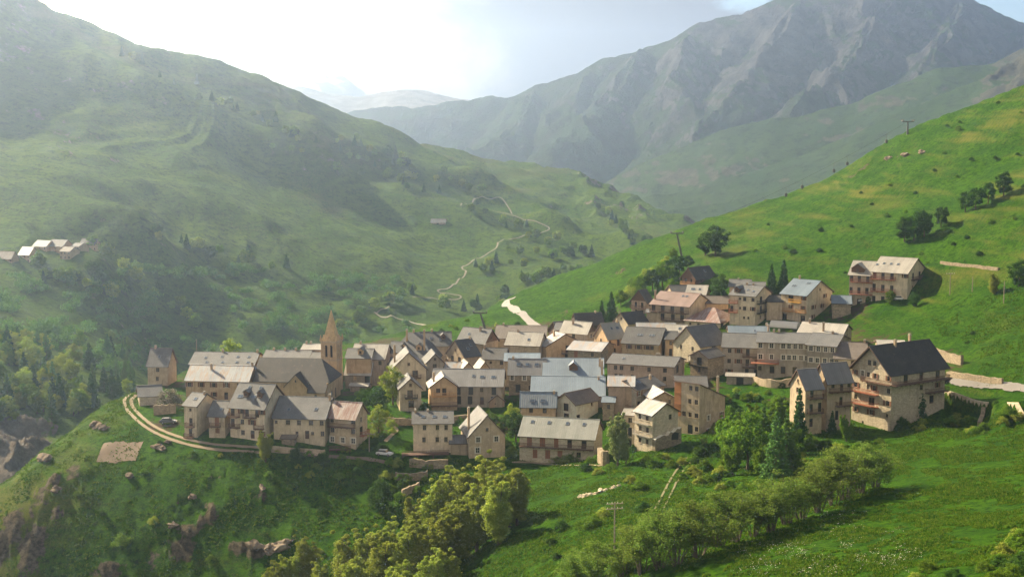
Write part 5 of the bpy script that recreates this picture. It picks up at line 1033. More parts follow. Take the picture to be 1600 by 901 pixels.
car('silver car parked at the left corner of the hillside hotel', 1350, 472, 5, (0.45,0.45,0.45), 4.2)

M_rock = wall_mat("weathered_rock", (0.14,0.11,0.08), (0.19,0.155,0.12))
# boulders, logs, dishes, panels
def boulder(label, px, py, sx, sy, sz, mat, seed, name='boulder', group=None, g=None, minY=0):
    c = hit(g or GN, px, py, 0, minY); bm = bmesh.new(); bmesh.ops.create_icosphere(bm, subdivisions=3, radius=1); rnd = random.Random(seed); o = [rnd.random()*50 for _ in range(2)]
    vs = np.array([v.co[:] for v in bm.verts]); n = fbm(vs[:, 0]*1.3+o[0]+vs[:, 2], vs[:, 1]*1.3+o[1]-vs[:, 2], 4, seed)
    for v, k in zip(bm.verts, n): v.co = Vector((v.co.x*sx, v.co.y*sy, v.co.z*sz))*(1+1.1*k)
    return tag(mk(name, bm, mat, None, (c.x, c.y, c.z+sz*0.02), rnd.random()*6), label, 'rock', group)
_kr = random.Random(9)
for i, (px, py, s) in enumerate([(906,777,1.3),(914,775,1.5),(922,774,1.2),(930,772,1.0),(938,769,1.5),(945,767,1.3),(953,764,0.9),(960,762,1.1),(967,759,0.8)]):
    boulder('pale field stone in the broken line of stones across the foreground meadow', px, py, s*0.62, s*0.5, s*0.42, WALL['pale'], i, 'field_stone', 'field stones in a line across the meadow')
for i, (px, py, s) in enumerate([(150,664,2.2),(163,668,1.8),(245,697,1.6),(252,700,1.3),(262,690,1.2),(203,743,1.6),(88,764,1.8),(410,762,1.6),(440,852,3.0),(420,856,2.6),(395,852,2.4),(270,820,2.0),(300,775,1.4),(70,715,2.4),(1440,238,1.8),(1415,243,2.4),(1388,248,2.0)]):
    boulder('weathered brown boulder in the turf '+('by the dirt track' if py < 700 and px < 300 else 'on the skyline of the right hill' if px > 1300 else '%s %s' % (('low', 'rounded', 'broad', 'small', 'jagged')[i % 5], 'high on the left spur' if py < 780 else 'low on the left spur')), px, py, s*0.75, s*0.6, s*0.42, M_rock, 20+i, 'boulder', 'boulders in the turf')
# ------------------------------------------------------------------ vegetation
def leafmat(name, c1, c2, c3, tr=0.42, k=1.45):
    c1, c2, c3 = [tuple(min(1, q*k) for q in c) for c in (c1, c2, c3)]
    m = bpy.data.materials.new(name); m.use_nodes = True; t = NT(m.node_tree); t.n.clear(); out = t.add('ShaderNodeOutputMaterial')
    v = t.add('ShaderNodeTexCoord').outputs['Object']; oi = t.add('ShaderNodeObjectInfo')
    g = t.add('ShaderNodeNewGeometry'); n = t.noise(v, 0.45, 3, 0.6)
    c = t.mix(t.ramp(n, 0.38, 0.62), c1+(1,), c2+(1,)); c = t.mix(t.math('MULTIPLY', t.ramp(g.outputs['Random Per Island'], 0.35, 1.0), 0.7), c, c3+(1,))
    h = t.add('ShaderNodeHueSaturation'); t.put(h.inputs['Value'], t.math('ADD', 0.78, t.math('MULTIPLY', oi.outputs['Random'], 0.44))); t.put(h.inputs['Hue'], t.math('ADD', 0.49, t.math('MULTIPLY', oi.outputs['Random'], 0.02))); t.l.new(c, h.inputs['Color'])
    d = t.add('ShaderNodeBsdfDiffuse'); tl = t.add('ShaderNodeBsdfTranslucent'); t.l.new(h.outputs[0], d.inputs[0]); t.l.new(h.outputs[0], tl.inputs[0]); mx = t.add('ShaderNodeMixShader'); mx.inputs[0].default_value = tr
    t.l.new(d.outputs[0], mx.inputs[1]); t.l.new(tl.outputs[0], mx.inputs[2]); t.l.new(mx.outputs[0], out.inputs['Surface']); return m
L_green = leafmat('fresh_leaves', (0.055,0.115,0.010), (0.085,0.155,0.014), (0.14,0.20,0.025)); L_wood = leafmat('woodland_leaves', (0.035,0.085,0.014), (0.055,0.115,0.018), (0.085,0.14,0.025))
L_dark = leafmat('deep_green_leaves', (0.025,0.060,0.012), (0.040,0.085,0.015), (0.06,0.11,0.02))
L_olive = leafmat('olive_leaves', (0.18,0.225,0.034), (0.14,0.185,0.028), (0.27,0.28,0.06), 0.5); L_yel = leafmat('yellow_green_leaves', (0.17,0.22,0.025), (0.13,0.19,0.022), (0.24,0.27,0.05), 0.5)
L_will = leafmat('willow_leaves', (0.070,0.120,0.020), (0.092,0.145,0.024), (0.15,0.19,0.04), 0.48); L_con = leafmat('conifer_needles', (0.020,0.055,0.014), (0.030,0.072,0.018), (0.045,0.09,0.022), 0.2)
L_con2 = leafmat('larch_needles', (0.045,0.095,0.022), (0.06,0.12,0.03), (0.09,0.15,0.04), 0.3); L_pale = leafmat('pale_grey_green_leaves', (0.13,0.18,0.06), (0.17,0.21,0.08), (0.25,0.28,0.13)); L_lil = leafmat('pale_pink_blossom', (0.10,0.12,0.06), (0.06,0.09,0.04), (0.42,0.32,0.32))
M_bark = plain('brown_bark', (0.11,0.08,0.055), 0.95); M_gbark = plain('grey_bark', (0.10,0.08,0.06), 0.95)

def leaves_mesh(name, centers, radii, per, size, mat, seed, flat=0.0, el=1.0):
    rg = np.random.default_rng(seed); N = len(centers)*per
    c = np.repeat(np.array(centers), per, 0); r_ = np.repeat(np.array(radii), per)
    d = rg.normal(size=(N, 3)); d /= np.linalg.norm(d, axis=1, keepdims=True); rad = r_*(0.25+0.95*rg.random(N)**0.75)
    p = c+d*rad[:, None]*np.array([1, 1, 0.8]); n = d+rg.normal(size=(N, 3))*0.55+np.array([0, 0, 0.25]); n /= np.linalg.norm(n, axis=1, keepdims=True)
    a = np.cross(n, rg.normal(size=(N, 3))); a /= np.linalg.norm(a, axis=1, keepdims=True); b = np.cross(n, a)
    s = size*(0.6+0.8*rg.random(N)); a *= (s*0.5*el)[:, None]; b *= (s*0.32)[:, None]
    v = np.stack([p-a, p-b*0.9, p+a, p+b*0.9], 1).reshape(-1, 3).astype(np.float32)
    me = bpy.data.meshes.new(name); me.vertices.add(len(v)); me.vertices.foreach_set('co', v.ravel()); me.loops.add(N*4); me.loops.foreach_set('vertex_index', np.arange(N*4, dtype=np.int32))
    me.polygons.add(N); me.polygons.foreach_set('loop_start', np.arange(0, N*4, 4, dtype=np.int32)); me.polygons.foreach_set('loop_total', np.full(N, 4, dtype=np.int32)); me.update(); me.materials.append(mat); return me
def tree_proto(kind, seed, mat, per=95, dens=1.0, leaf=0.42):
    """returns (crown mesh, trunk mesh) of a tree ten metres high"""
    rnd = random.Random(seed); C_, R_ = [], []; tb = bmesh.new(); mb = M_bark
    if kind == 'round':
        tube(tb, (0,0,-0.8), (0.1,0,3.6), 0.30, 0.20, 7)
        for i in range(int(58*dens)):
            th = rnd.random()*6.28; ph = math.acos(1-1.95*rnd.random()); k = 0.62+0.42*rnd.random(); lob = 1+0.22*math.sin(3*th+seed)+0.12*math.sin(5*th+2*ph+seed)
            C_.append((3.1*k*lob*math.sin(ph)*math.cos(th), 3.1*k*lob*math.sin(ph)*math.sin(th), 5.5+4.0*k*math.cos(ph)*(1.0+0.1*math.sin(th*2+seed)))); R_.append(0.55+0.6*rnd.random())
    elif kind == 'tall':     # ash and poplar: several upright plumes
        tube(tb, (0,0,-0.8), (0.1,0,5), 0.26, 0.14, 7); tops = [(rnd.uniform(-1.6,1.6), rnd.uniform(-1.6,1.6), rnd.uniform(6.6,9.9)) for _ in range(9)]
        for x, y, z in tops:
            tube(tb, (x*0.1,y*0.1,2.2), (x,y,z-0.8), 0.11, 0.03, 5); z0 = rnd.uniform(1.3, 2.8); n = int(11*dens)
            for j in range(n):
                t_ = j/(n-1); rr_ = 0.28+0.85*math.sin(math.pi*min(1, 0.18+t_*0.85)); C_.append((x*(0.35+0.65*t_)+rnd.gauss(0,0.35), y*(0.35+0.65*t_)+rnd.gauss(0,0.35), z0+(z-z0)*t_)); R_.append(rr_*(0.6+0.35*rnd.random()))
    elif kind == 'willow':   # many thin stems fanning from one foot
        for i in range(15):
            a = rnd.random()*6.28; sp = 0.8+3.4*rnd.random(); top = (math.cos(a)*sp, math.sin(a)*sp, 9.6-sp*0.75-rnd.random()*1.5); mid = (top[0]*0.35, top[1]*0.35, top[2]*0.5)
            tube(tb, (math.cos(a)*0.25, math.sin(a)*0.25, -0.6), mid, 0.075, 0.05, 5); tube(tb, mid, top, 0.05, 0.015, 5)
            for j in range(int(6*dens)):
                t_ = 0.22+0.78*j/5; b_ = Vector(mid).lerp(Vector(top), (t_-0.22)/0.78); C_.append((b_.x+rnd.gauss(0,.45), b_.y+rnd.gauss(0,.45), b_.z*0.97+rnd.gauss(0,.4))); R_.append(0.38+0.55*rnd.random())
    elif kind == 'shrub':
        for i in range(6): a = rnd.random()*6.28; tube(tb, (0,0,-0.5), (math.cos(a)*2.4, math.sin(a)*2.4, 6), 0.12, 0.04, 5)
        for i in range(int(38*dens)):
            a = rnd.random()*6.28; q = math.sqrt(rnd.random())*4.4; z = 1.0+(7.6*(1-(q/4.9)**2))*rnd.random()**0.6; C_.append((math.cos(a)*q, math.sin(a)*q*0.9, z)); R_.append(0.8+0.9*rnd.random())
    elif kind in ('conifer', 'larch'):
        tube(tb, (0,0,-0.8), (0,0,9.5), 0.20, 0.03, 7); lv = 20
        for i in range(lv):
            t_ = i/(lv-1); z = 0.9+8.8*t_; rr_ = (2.15 if kind == 'conifer' else 1.9)*(1-t_)**0.85+0.08; n = max(2, int(rr_*5.5))
            for j in range(n):
                a = 6.28*j/n+i*1.3+rnd.random()*0.5; q = rr_*(0.35+0.65*rnd.random()); C_.append((math.cos(a)*q, math.sin(a)*q, z-q*0.28+rnd.gauss(0,0.08))); R_.append(0.22+0.34*(1-t_)+0.1*rnd.random())
                if j % 2 == 0 and kind == 'larch' and rr_ > .6: tube(tb, (0,0,z), (math.cos(a)*rr_, math.sin(a)*rr_, z-rr_*0.25), 0.04, 0.015, 4)
    me = leaves_mesh('crown', C_, R_, per, leaf, mat, seed); tm = bpy.data.meshes.new('trunk'); tb.to_mesh(tm); tb.free(); tm.materials.append(M_gbark if kind in ('willow', 'tall') else mb)
    return me, tm
PROTO = {}
for key, kind, mat, per, n, leaf in (('round','round',L_green,120,3,.42), ('rdark','round',L_dark,110,2,.45), ('ryel','round',L_yel,130,2,.36), ('tall','tall',L_olive,300,4,.23), ('tgreen','tall',L_green,140,2,.36), ('tpale','tall',L_pale,150,2,.34), ('willow','willow',L_will,85,4,.24),
      ('shrub','shrub',L_green,110,3,.55), ('sdark','shrub',L_dark,110,3,.60), ('solive','shrub',L_olive,110,2,.55), ('lilac','shrub',L_lil,130,1,.5), ('conifer','conifer',L_con,34,3,.42), ('larch','larch',L_con2,26,2,.40), ('farround','round',L_green,26,3,1.1), ('fardark','round',L_dark,26,3,1.1), ('faryel','round',L_yel,24,2,1.0), ('farcon','conifer',L_con,12,2,.9)):
    PROTO[key] = [tree_proto(kind, hash(key) % 7+10*i+len(key), mat, per, 1.0, leaf) if False else tree_proto(kind, sum(map(ord, key))+10*i, mat, per, 1.0, leaf) for i in range(n)]
TR = random.Random(77)
ORD = ['first','second','third','fourth','fifth','sixth','seventh','eighth','ninth','tenth','eleventh','twelfth','thirteenth','fourteenth','fifteenth','sixteenth','seventeenth','eighteenth','nineteenth','twentieth']+['twenty-'+q for q in ('first','second','third','fourth','fifth','sixth','seventh','eighth','ninth')]
MARKS = [(960,820,'beside the wooden utility pole'),(935,770,'by the line of pale field stones'),(1050,750,'beside the two-rut track'),(1180,740,'at the foot of the grove'),(1290,695,'below the twin chalets'),(1400,660,'below the largest house'),(1570,645,'below the road retaining wall'),(1590,870,'in the bottom right corner'),(1470,890,'at the bottom right of the meadow'),
 (870,860,'at the bottom of the middle meadow'),(880,720,'in front of the long stone barn'),(1020,712,'under the half ruined house'),(1100,715,'below the tall narrow house'),(620,740,'among the dark garden terraces'),(490,735,'below the long beige house'),(330,705,'below the dirt track'),(210,800,'on the steep left spur'),(100,760,'on the left edge of the spur'),(420,760,'on the shaded slope below the front row'),
 (230,700,'beside the bare soil patch'),(1240,515,'by the white greenhouse tunnel'),(1180,625,'in the gardens before the inn'),(700,510,'behind the dark roofs at the village back'),(570,625,'beside the church choir'),(790,690,'in the shaded garden left of the stone barn'),(740,655,'behind the brown gable house'),(640,655,'behind the six windowed cream house'),(265,655,'near the parked dark car'),(1085,572,'beside the stone barn'),(1310,515,'behind the inn roof'),
 (1500,195,'on the skyline of the right hill'),(1300,360,'in the middle of the right hill'),(1540,350,'right of the hill tree rows'),(1520,530,'above the road on the right'),(1240,390,'just above the two spruces'),(1440,395,'above the hillside hotel'),(1400,290,'high in the middle of the right hill'),(1570,260,'near the right picture edge high on the hill'),(1150,655,'above the grove'),(1040,450,'behind the back chalets')]
def mark(px, py): return min(MARKS, key=lambda m: (m[0]-px)**2+(m[1]-py)**2)[2]
NAMES = dict(round='broadleaf_tree', rdark='broadleaf_tree', ryel='broadleaf_tree', tall='ash_tree', tgreen='ash_tree', tpale='ash_tree', willow='willow_tree', shrub='shrub', sdark='shrub', solive='shrub', lilac='lilac_bush', conifer='conifer_tree', larch='larch_tree', farround='broadleaf_tree', fardark='broadleaf_tree', faryel='broadleaf_tree', farcon='conifer_tree')
def plant(key, pos, h, label, group=None, wide=1.0):
    me, tm = TR.choice(PROTO[key]); s = h/10.0; nm = NAMES[key]
    if group and 'overgrown gardens' in group: nm = 'garden_bush'
    root = empty(nm, pos, TR.random()*6.28, label, 'shrub' if nm in ('shrub', 'lilac_bush', 'garden_bush') else 'tree', group); root.scale = (s*wide, s*wide, s)
    a = bpy.data.objects.new('crown', me); COL.objects.link(a); a.parent = root
    if not key.startswith('far') and nm not in ('shrub', 'lilac_bush', 'garden_bush'): b = bpy.data.objects.new('trunk', tm); COL.objects.link(b); b.parent = root
    return root
def tree(key, px, pb, pt, label, group=None, wide=1.0, g=None, minY=0):
    c = hit(g or GN, px, pb, 0, minY)
    if c is None: return
    return plant(key, (c.x, c.y, c.z-0.1), (pb-pt)*c.y/FOC*1.02, label, group, wide)
# clump of ash trees climbing the gully
GA = 'ash trees of the clump in the gully'; lbA = 'olive-green ash tree in the dense clump filling the gully at bottom centre'
ASH = [(455,935,846,1.0),(480,925,832,1.0),(500,960,868,1.0),(545,960,826,1.0),(575,945,812,1.05),(600,960,826,1.1),(610,925,800,1.1),(640,940,806,1.1),(650,900,786,1.1),(672,925,800,1.1),(690,900,776,1.1),(560,990,860,1.1),(620,990,865,1.1),(680,960,850,1.1),(705,935,840,1.0),
     (685,860,742,1.1),(705,850,722,1.1),(715,880,765,1.1),(735,835,704,1.1),(745,860,745,1.1),(765,830,700,1.15),(780,850,735,1.1),(795,825,710,1.1),(808,820,726,1.0),(660,860,760,1.0),(430,960,870,1.0)]
for (x, b_, t_, w_) in ASH:
    ia = sorted(q[0] for q in ASH).index(x) if sum(q[0] == x for q in ASH) == 1 else sorted((q[0], q[2]) for q in ASH).index((x, t_)); tree('tall', x, b_, t_, 'olive-green ash of the gully clump, %s of its crowns from the left' % ORD[ia], GA, w_*1.15)
GW = 'willows in the row across the meadow'; lbW = 'multi-stemmed grey-green willow in the long row crossing the right foreground meadow'
for iw, (x, b_, t_, w_) in enumerate([(905,925,858,1.0),(935,920,842,1.0),(975,905,838,1.1),(1003,898,812,1.05),(1030,890,796,1.0),(1056,884,792,1.1),(1090,872,778,1.0),(1122,856,768,1.05),(1150,848,762,1.0),(1178,840,758,1.05),(1205,834,752,1.0),(1228,822,740,1.1),(1252,812,732,1.05),(1278,802,722,1.05),(1302,790,708,1.1),(1322,782,694,1.1),(1345,772,690,1.1),(1368,764,694,1.0)]):
    tree('willow', x, b_, b_-(b_-t_)*1.16, 'grey-green willow, %s from the left in the long meadow row' % ORD[iw], GW, w_*1.3)
# trees right of centre, below the village
tree('round',1168,734,640,'rounded deep green tree in the middle of the grove below the village',None,.95); tree('round',1150,728,655,'smaller rounded tree at the left of the grove below the village')
tree('larch',1212,745,640,'feathery larch at the right of the grove below the twin chalets',None,1.2); tree('larch',1192,722,632,'slender larch rising behind the rounded tree of the grove'); tree('larch',1228,738,650,'low feathery larch nearest the twin chalets',None,1.2); tree('conifer',1248,690,602,'ragged thin conifer in front of the lower twin chalet',None,.7)
tree('tgreen',1135,712,640,'light green tree at the upper left edge of the grove'); tree('tgreen',1205,700,618,'light green tree rising behind the larches of the grove',None,1.2); tree('tgreen',1175,690,626,'light green tree beside the garden steps above the grove',None,1.1); tree('round',1232,712,655,'dark rounded tree squeezed between larches and lower twin chalet')
tree('tpale',965,728,640,'tall pale green tree in front of the half ruined house',None,.9); tree('tpale',978,725,676,'lower pale green tree at the foot of the half ruined house')
tree('tgreen',1322,690,646,'light green young tree before the twin chalets and largest house'); tree('conifer',1436,655,592,'dark green fir growing against the shaded wall of the largest house',None,.9); tree('sdark',1408,672,645,'dark round bush at the corner of the largest house'); tree('conifer',1300,676,640,'small bluish conifer between the twin chalets and largest house')
tree('ryel',614,632,570,'large round yellow-green tree in front of the big cream gable house',None,.95); tree('ryel',592,676,630,'bright yellow-green tree in the garden right of the rusty roofed house'); tree('tall',415,722,668,'olive tree standing alone in front of the long beige house',None,1.1)
tree('ryel',362,580,527,'sunlit yellow tree rising behind the long low block on the village left',None,1.0,None,400); tree('lilac',264,636,598,'round bush covered in pale pink blossom beside the stone shed',None,1.1)
tree('rdark',590,648,600,'dark garden tree right of the church choir'); tree('rdark',572,640,606,'low dark garden tree right under the church choir wall'); tree('sdark',664,645,622,'dark bush beside the small cream gable house'); tree('ryel',800,664,628,'glowing yellow-green tree in the shaded garden left of the peach house'); tree('rdark',806,690,640,'dark tree in the shaded garden left of the long stone barn'); tree('rdark',792,672,645,'small dark tree under the glowing tree in the shaded garden')
tree('sdark',596,795,735,'large round deep green bush in the dark meadow left of the clump',None,.75); tree('sdark',462,720,692,'dark bush in front of the long beige house',None,.9); tree('sdark',505,728,700,'dark bush below the wall of the long beige house'); tree('round',950,718,690,'bright green bush beside the long stone barn'); tree('sdark',888,660,646,'dark bush against the stone base of the white gable house')
tree('conifer',1205,458,411,'left and lower of the two dark spruces beside the tall cream hillside house',None,.95); tree('conifer',1224,458,405,'right and taller of the two dark spruces beside the tall cream hillside house',None,.95); tree('rdark',1125,470,428,'dark green tree between the highest brown chalet and the apartment house',None,1.05); tree('conifer',955,502,455,'dark pine behind the back chalets',None,1.1); tree('conifer',940,503,468,'smaller dark pine left of the big pine behind the back chalets')
tree('round',1390,476,452,'small green tree before the balconies of the hillside hotel'); tree('rdark',1428,480,456,'dark little tree in front of the shaded gable of the hotel'); tree('round',1356,474,462,'low bright bush before the left half of the hotel')
for iq, (x, b_, t_) in enumerate([(1413,378,338),(1428,376,330),(1444,370,328),(1470,355,322)]): tree('rdark', x, b_, t_, 'dark hill tree, %s from the left in the lower hill row' % ORD[iq], 'lower row of hill trees')
for iq, (x, b_, t_) in enumerate([(1508,332,298),(1524,328,292),(1544,318,284),(1568,306,268)]): tree('rdark', x, b_, t_, 'dark hill tree, %s from the left in the upper hill row' % ORD[iq], 'upper row of hill trees')
tree('rdark',1118,400,352,'big round dark tree right of the leaning ski lift pylon',None,1.2); tree('rdark',1102,400,362,'smaller dark tree touching the big round one by the ski lift pylon',None,1.1); tree('rdark',1592,450,405,'dark tree at the right picture edge above the road',None,1.1); tree('tall',1552,462,426,'grey-green bushy tree near the right picture edge above the road',None,1.3)
GHX = 'bushes on the slope behind the village'
THK = [(1000,462,34,'round'),(1020,455,36,'rdark'),(1035,448,40,'round'),(1048,440,38,'rdark'),(1062,428,30,'rdark'),(1040,418,22,'solive'),(1075,420,22,'rdark'),(985,470,28,'solive'),(970,478,26,'round'),(1012,440,26,'solive'),(1052,405,18,'round'),(990,455,24,'round'),(1049,460,26,'round'),(1028,432,24,'round')]
for (x, y, h, k) in THK:
    tree(k, x, y, y-h, 'green bush in the thicket above the back chalets, %s from its left' % ORD[sorted(q[0] for q in THK).index(x)], 'thicket above the back chalets', 1.15)
# scattered hill shrubs
for i, (x, y, s) in enumerate([(1498,200,10),(1480,196,6),(1282,358,9),(1495,275,6),(1518,248,7),(1555,246,7),(1475,238,6),(1590,240,6),(1430,300,6),(1385,335,8),(1362,318,6),(1600,290,8),(1548,345,10),(1475,345,9),(1530,395,10),(1440,395,8),(1280,390,9),(1240,392,10),(1225,385,8),(1330,352,6),(1460,265,6),(1390,288,5),(1500,190,5),(1560,160,6),(1595,175,6),(1520,520,10),(1512,535,9),(1548,512,7),(1500,550,6),(1320,425,6),(1585,340,7),(1510,370,9),(1490,380,7),(1180,390,6),(1200,350,5),(1345,300,5),(1415,330,7),(1565,275,6),(1610,330,9),(1450,410,6)]):
    tree('sdark' if i % 3 else 'shrub', x, y+s*0.4, y-s*0.6, ('small %s shrub ' % ('dark' if i % 3 else 'fresh green'))+mark(x, y), 'shrubs dotted on the right hillside', 1.3)
# foreground shrubs
for i, (x, y, s) in enumerate([(878,820,20),(925,812,26),(943,800,18),(905,818,16),(1005,790,20),(1000,755,20),(985,748,16),(925,858,24),(870,868,14),(1020,722,18),(1085,735,20),(1100,725,18),(1115,745,14),(1070,765,12),(1125,735,20),(1140,755,16),(1095,705,18),(1160,758,12),(1250,765,14),(1270,690,22),(1290,694,20),(1340,700,22),(1310,700,20),(850,872,12),(862,845,14),
     (192,842,26),(240,812,14),(420,740,12),(560,735,16),(530,742,14),(485,740,12),(610,720,14),(700,738,16),(625,745,14),(870,715,18),(895,712,20),(915,728,16),(780,720,16),(1230,772,14),(1200,768,14),(990,700,16),(1010,715,14),(1040,712,12),(1450,882,26),(1490,896,24),(1540,884,26),(1570,860,30),(1595,840,34),(1600,880,40),(1560,900,30),(1430,900,18),(1480,870,14),
     (1560,635,20),(1575,640,22),(1590,650,18),(1545,655,14),(1400,668,10),(1375,688,12),(1430,668,10),(225,735,10),(250,690,8),(300,705,8),(345,710,7),(120,770,10),(160,800,10),(90,740,8),(500,860,10),(330,870,12)]):
    k = ('sdark', 'shrub', 'solive', 'shrub')[i % 4]; dk = x < 640 and y > 700
    tree(k, x, y+s*0.4, y-s*0.65, ('low %s shrub ' % ('deep green' if k == 'sdark' else 'olive' if k == 'solive' else 'bright green'))+mark(x, y), 'shrubs on the foreground slopes', 1.35)
for i, (x, y, s) in enumerate([(560,625,12),(600,700,14),(640,655,12),(545,720,12),(720,655,14),(700,668,12),(745,668,16),(735,650,10),(770,650,14),(800,705,22),(790,690,18),(1150,612,14),(1165,620,16),(1185,622,14),(1130,625,12),(1200,612,10),(1215,622,16),(1120,602,10),(1140,640,18),(1160,650,20),(1190,648,20),(1215,655,20),(1125,660,14),(1100,690,14),(1120,690,18),(1145,685,18),(1165,670,16),(1260,512,10),(1235,518,9),(1215,520,8),(1290,515,9),(1090,575,12),(1075,570,9),(255,660,7),(285,640,10),(300,620,8),(660,528,9),(690,516,9),(712,512,8),(730,500,7),(585,610,12),(770,515,6),(1180,600,9),(820,625,10),(750,628,12),(720,622,8),(940,650,12)]):
    kq = ('shrub', 'sdark', 'ryel')[i % 3] if i % 2 else 'shrub'; tree(kq, x, y+s*0.35, y-s*0.6, ('%s garden bush ' % dict(shrub='fresh green', sdark='dark', ryel='yellow-green')[kq])+mark(x, y), 'garden bushes among the houses', 1.3)

# overgrown gardens: bushes crowding the slopes between the houses
gr_ = random.Random(31); GB_ = 'bushes crowding the overgrown gardens'
for (xa, xb, ya, yb, n_, hs, where) in ((1085,1150,600,690,26,13,'in the overgrown garden right of the tall narrow house'),(1150,1235,598,690,30,13,'in the overgrown garden between inn and grove'),(560,622,605,700,18,13,'between the church and the small cream gable house'),(700,800,636,668,16,13,'under the very long grey roofed house'),(640,760,645,660,10,10,'above the six windowed cream house'),
      (1020,1140,690,760,30,14,'on the bank beside the two-rut track'),(1190,1330,700,740,22,14,'between the grove and the willow row'),(880,990,700,740,18,14,'around the foot of the tall pale tree'),(1395,1500,650,672,12,12,'along the foot of the largest house'),(600,700,715,790,18,14,'on the dark terraces left of the ash clump'),(1490,1600,640,680,20,14,'on the bank below the road wall'),(430,560,700,730,12,11,'along the foot of the long beige house'),(690,850,500,520,9,8,'at the back edge of the village'),(1560,1600,820,900,14,26,'filling the bottom right corner')):
    for k in range(n_):
        x = gr_.uniform(xa, xb); y = gr_.uniform(ya, yb); h_ = hs*gr_.uniform(.6, 1.35); kq = gr_.choice(['shrub', 'shrub', 'sdark', 'solive', 'shrub'])
        tree(kq, x, y+h_*0.3, y-h_*0.7, '%s bush %s' % ({'shrub': 'fresh green', 'sdark': 'dark', 'solive': 'olive'}[kq], where), GB_, gr_.uniform(1.1, 1.6))
for (x, b_, t_, lb_) in ((1128,700,645,'light green tree beside the shaded wall of the tall narrow house'),(1145,742,690,'light green small tree at the lower left of the grove'),(1158,690,640,'light green tree standing behind the rounded grove tree'),(1188,745,690,'young light green tree in front of the grove'),(1240,735,690,'bushy light green tree at the right foot of the grove'),(1262,706,672,'bushy light green tree under the lower twin chalet')): tree('tgreen', x, b_, t_, lb_, None, 1.25)

# the wood on the far left bank, the thickets of the valley, single trees on the long slope
vr = random.Random(5)
GL = 'trees of the wood left of the spur'
for i in range(95):
    x = vr.uniform(-30, 205); y = vr.uniform(545, 668)-max(0, x-60)*0.12; y = min(y, 700-x*0.42)
    k = 'conifer' if (x > 130 and y > 560 and vr.random() < .75) or vr.random() < .25 else vr.choice(['farround', 'farround', 'faryel', 'faryel'])
    c = hit(GV, x, y)
    if c is None: continue
    h = vr.uniform(7, 12) if k != 'conifer' else vr.uniform(11, 16); plant({'conifer': 'larch' if vr.random() < .5 else 'conifer'}.get(k, {'farround': 'round', 'fardark': 'rdark', 'faryel': 'ryel'}[k] if k != 'conifer' else k), tuple(c), h, ('conifer ' if k == 'conifer' else {'farround': 'fresh green tree ', 'fardark': 'dark leafy tree ', 'faryel': 'yellow-green tree '}[k])+'in the hazy wood beyond the left village tip, %s' % ('at its upper edge' if y < 575 else 'beside the gorge cliffs' if y > 640 else 'near the picture edge' if x < 60 else 'close to the stone house' if x > 150 else 'in its middle'), GL, 1.1)
n = 0; CC, RR = [], []
while n < 330:
    x = vr.uniform(-40, 640); y = vr.uniform(420, 590)
    if vn(np.array([x/55.0]), np.array([y/28.0]), 91)[0] < 0.42 and vr.random() < .85: continue
    if x < 170 and y < 436: continue
    c = hit(GV, x, y, 0, 700); n += 1
    if c is None: continue
    q = vr.uniform(3.5, 6.5)
    for k in range(9):
        a_ = vr.random()*6.28; b_ = vr.random()*0.75*q; CC.append((c.x+math.cos(a_)*b_*1.2, c.y+math.sin(a_)*b_*1.2, c.z+q*0.45+vr.random()*q*0.55)); RR.append(q*vr.uniform(.32, .55))
wood_o = bpy.data.objects.new('woodland', leaves_mesh('woodland', CC, RR, 26, 1.25, L_wood, 8)); COL.objects.link(wood_o); tag(wood_o, 'hazy wood of round trees filling the shaded valley side below the long slope', 'woodland'); wood_o['kind'] = 'stuff'
NM_ = dict(farround='fresh green tree', faryel='pale yellow-green tree', fardark='dark round tree', farcon='dark pointed conifer')
VM = [(150,100,'high at the upper left'),(300,160,'in the upper tree line'),(440,210,'in the middle of the upper tree line'),(560,260,'below the middle of the skyline'),(700,310,'above the lone barn'),(700,345,'beside the lone barn'),(720,430,'along the winding path'),(600,495,'by the lowest bend of the path'),(850,360,'at the far end of the path'),(980,370,'on the rocky nose at the valley end'),(860,440,'above the near grass skyline'),(100,440,'below the hazy hamlet'),(180,400,'right of the hazy hamlet'),(330,430,'in the hollow right of the hamlet'),(300,500,'above the stone house at the village tip'),(640,280,'right of the skyline shoulder')]
def vmark(x, y): return min(VM, key=lambda m: (m[0]-x)**2+(m[1]-y)**2)[2]
GS = 'trees dotted in lines on the long slope'; lines = [((190,90),(470,215)),((330,160),(620,280)),((420,225),(760,330)),((520,225),(640,262)),((560,250),(760,300)),((150,395),(330,520)),((650,460),(520,520)),((740,420),(900,400)),((820,440),(930,430)),((860,470),(700,480)),((940,330),(1010,390)),((230,370),(430,420)),((60,430),(200,460)),((780,340),(920,410))]
for (a, b_) in lines:
    for k in range(15):
        t_ = k/14+vr.gauss(0, .03); x = a[0]+(b_[0]-a[0])*t_+vr.gauss(0, 6); y = a[1]+(b_[1]-a[1])*t_+vr.gauss(0, 6); c = hit(GV, x, y, 0, 650)
        if c is None: continue
        kk_ = vr.choice(['farround', 'faryel', 'farround', 'fardark', 'farcon']); plant(kk_, tuple(c), vr.uniform(6, 12), '%s on the long valley slope, %s' % (NM_[kk_], vmark(x, y)), GS, 1.2)

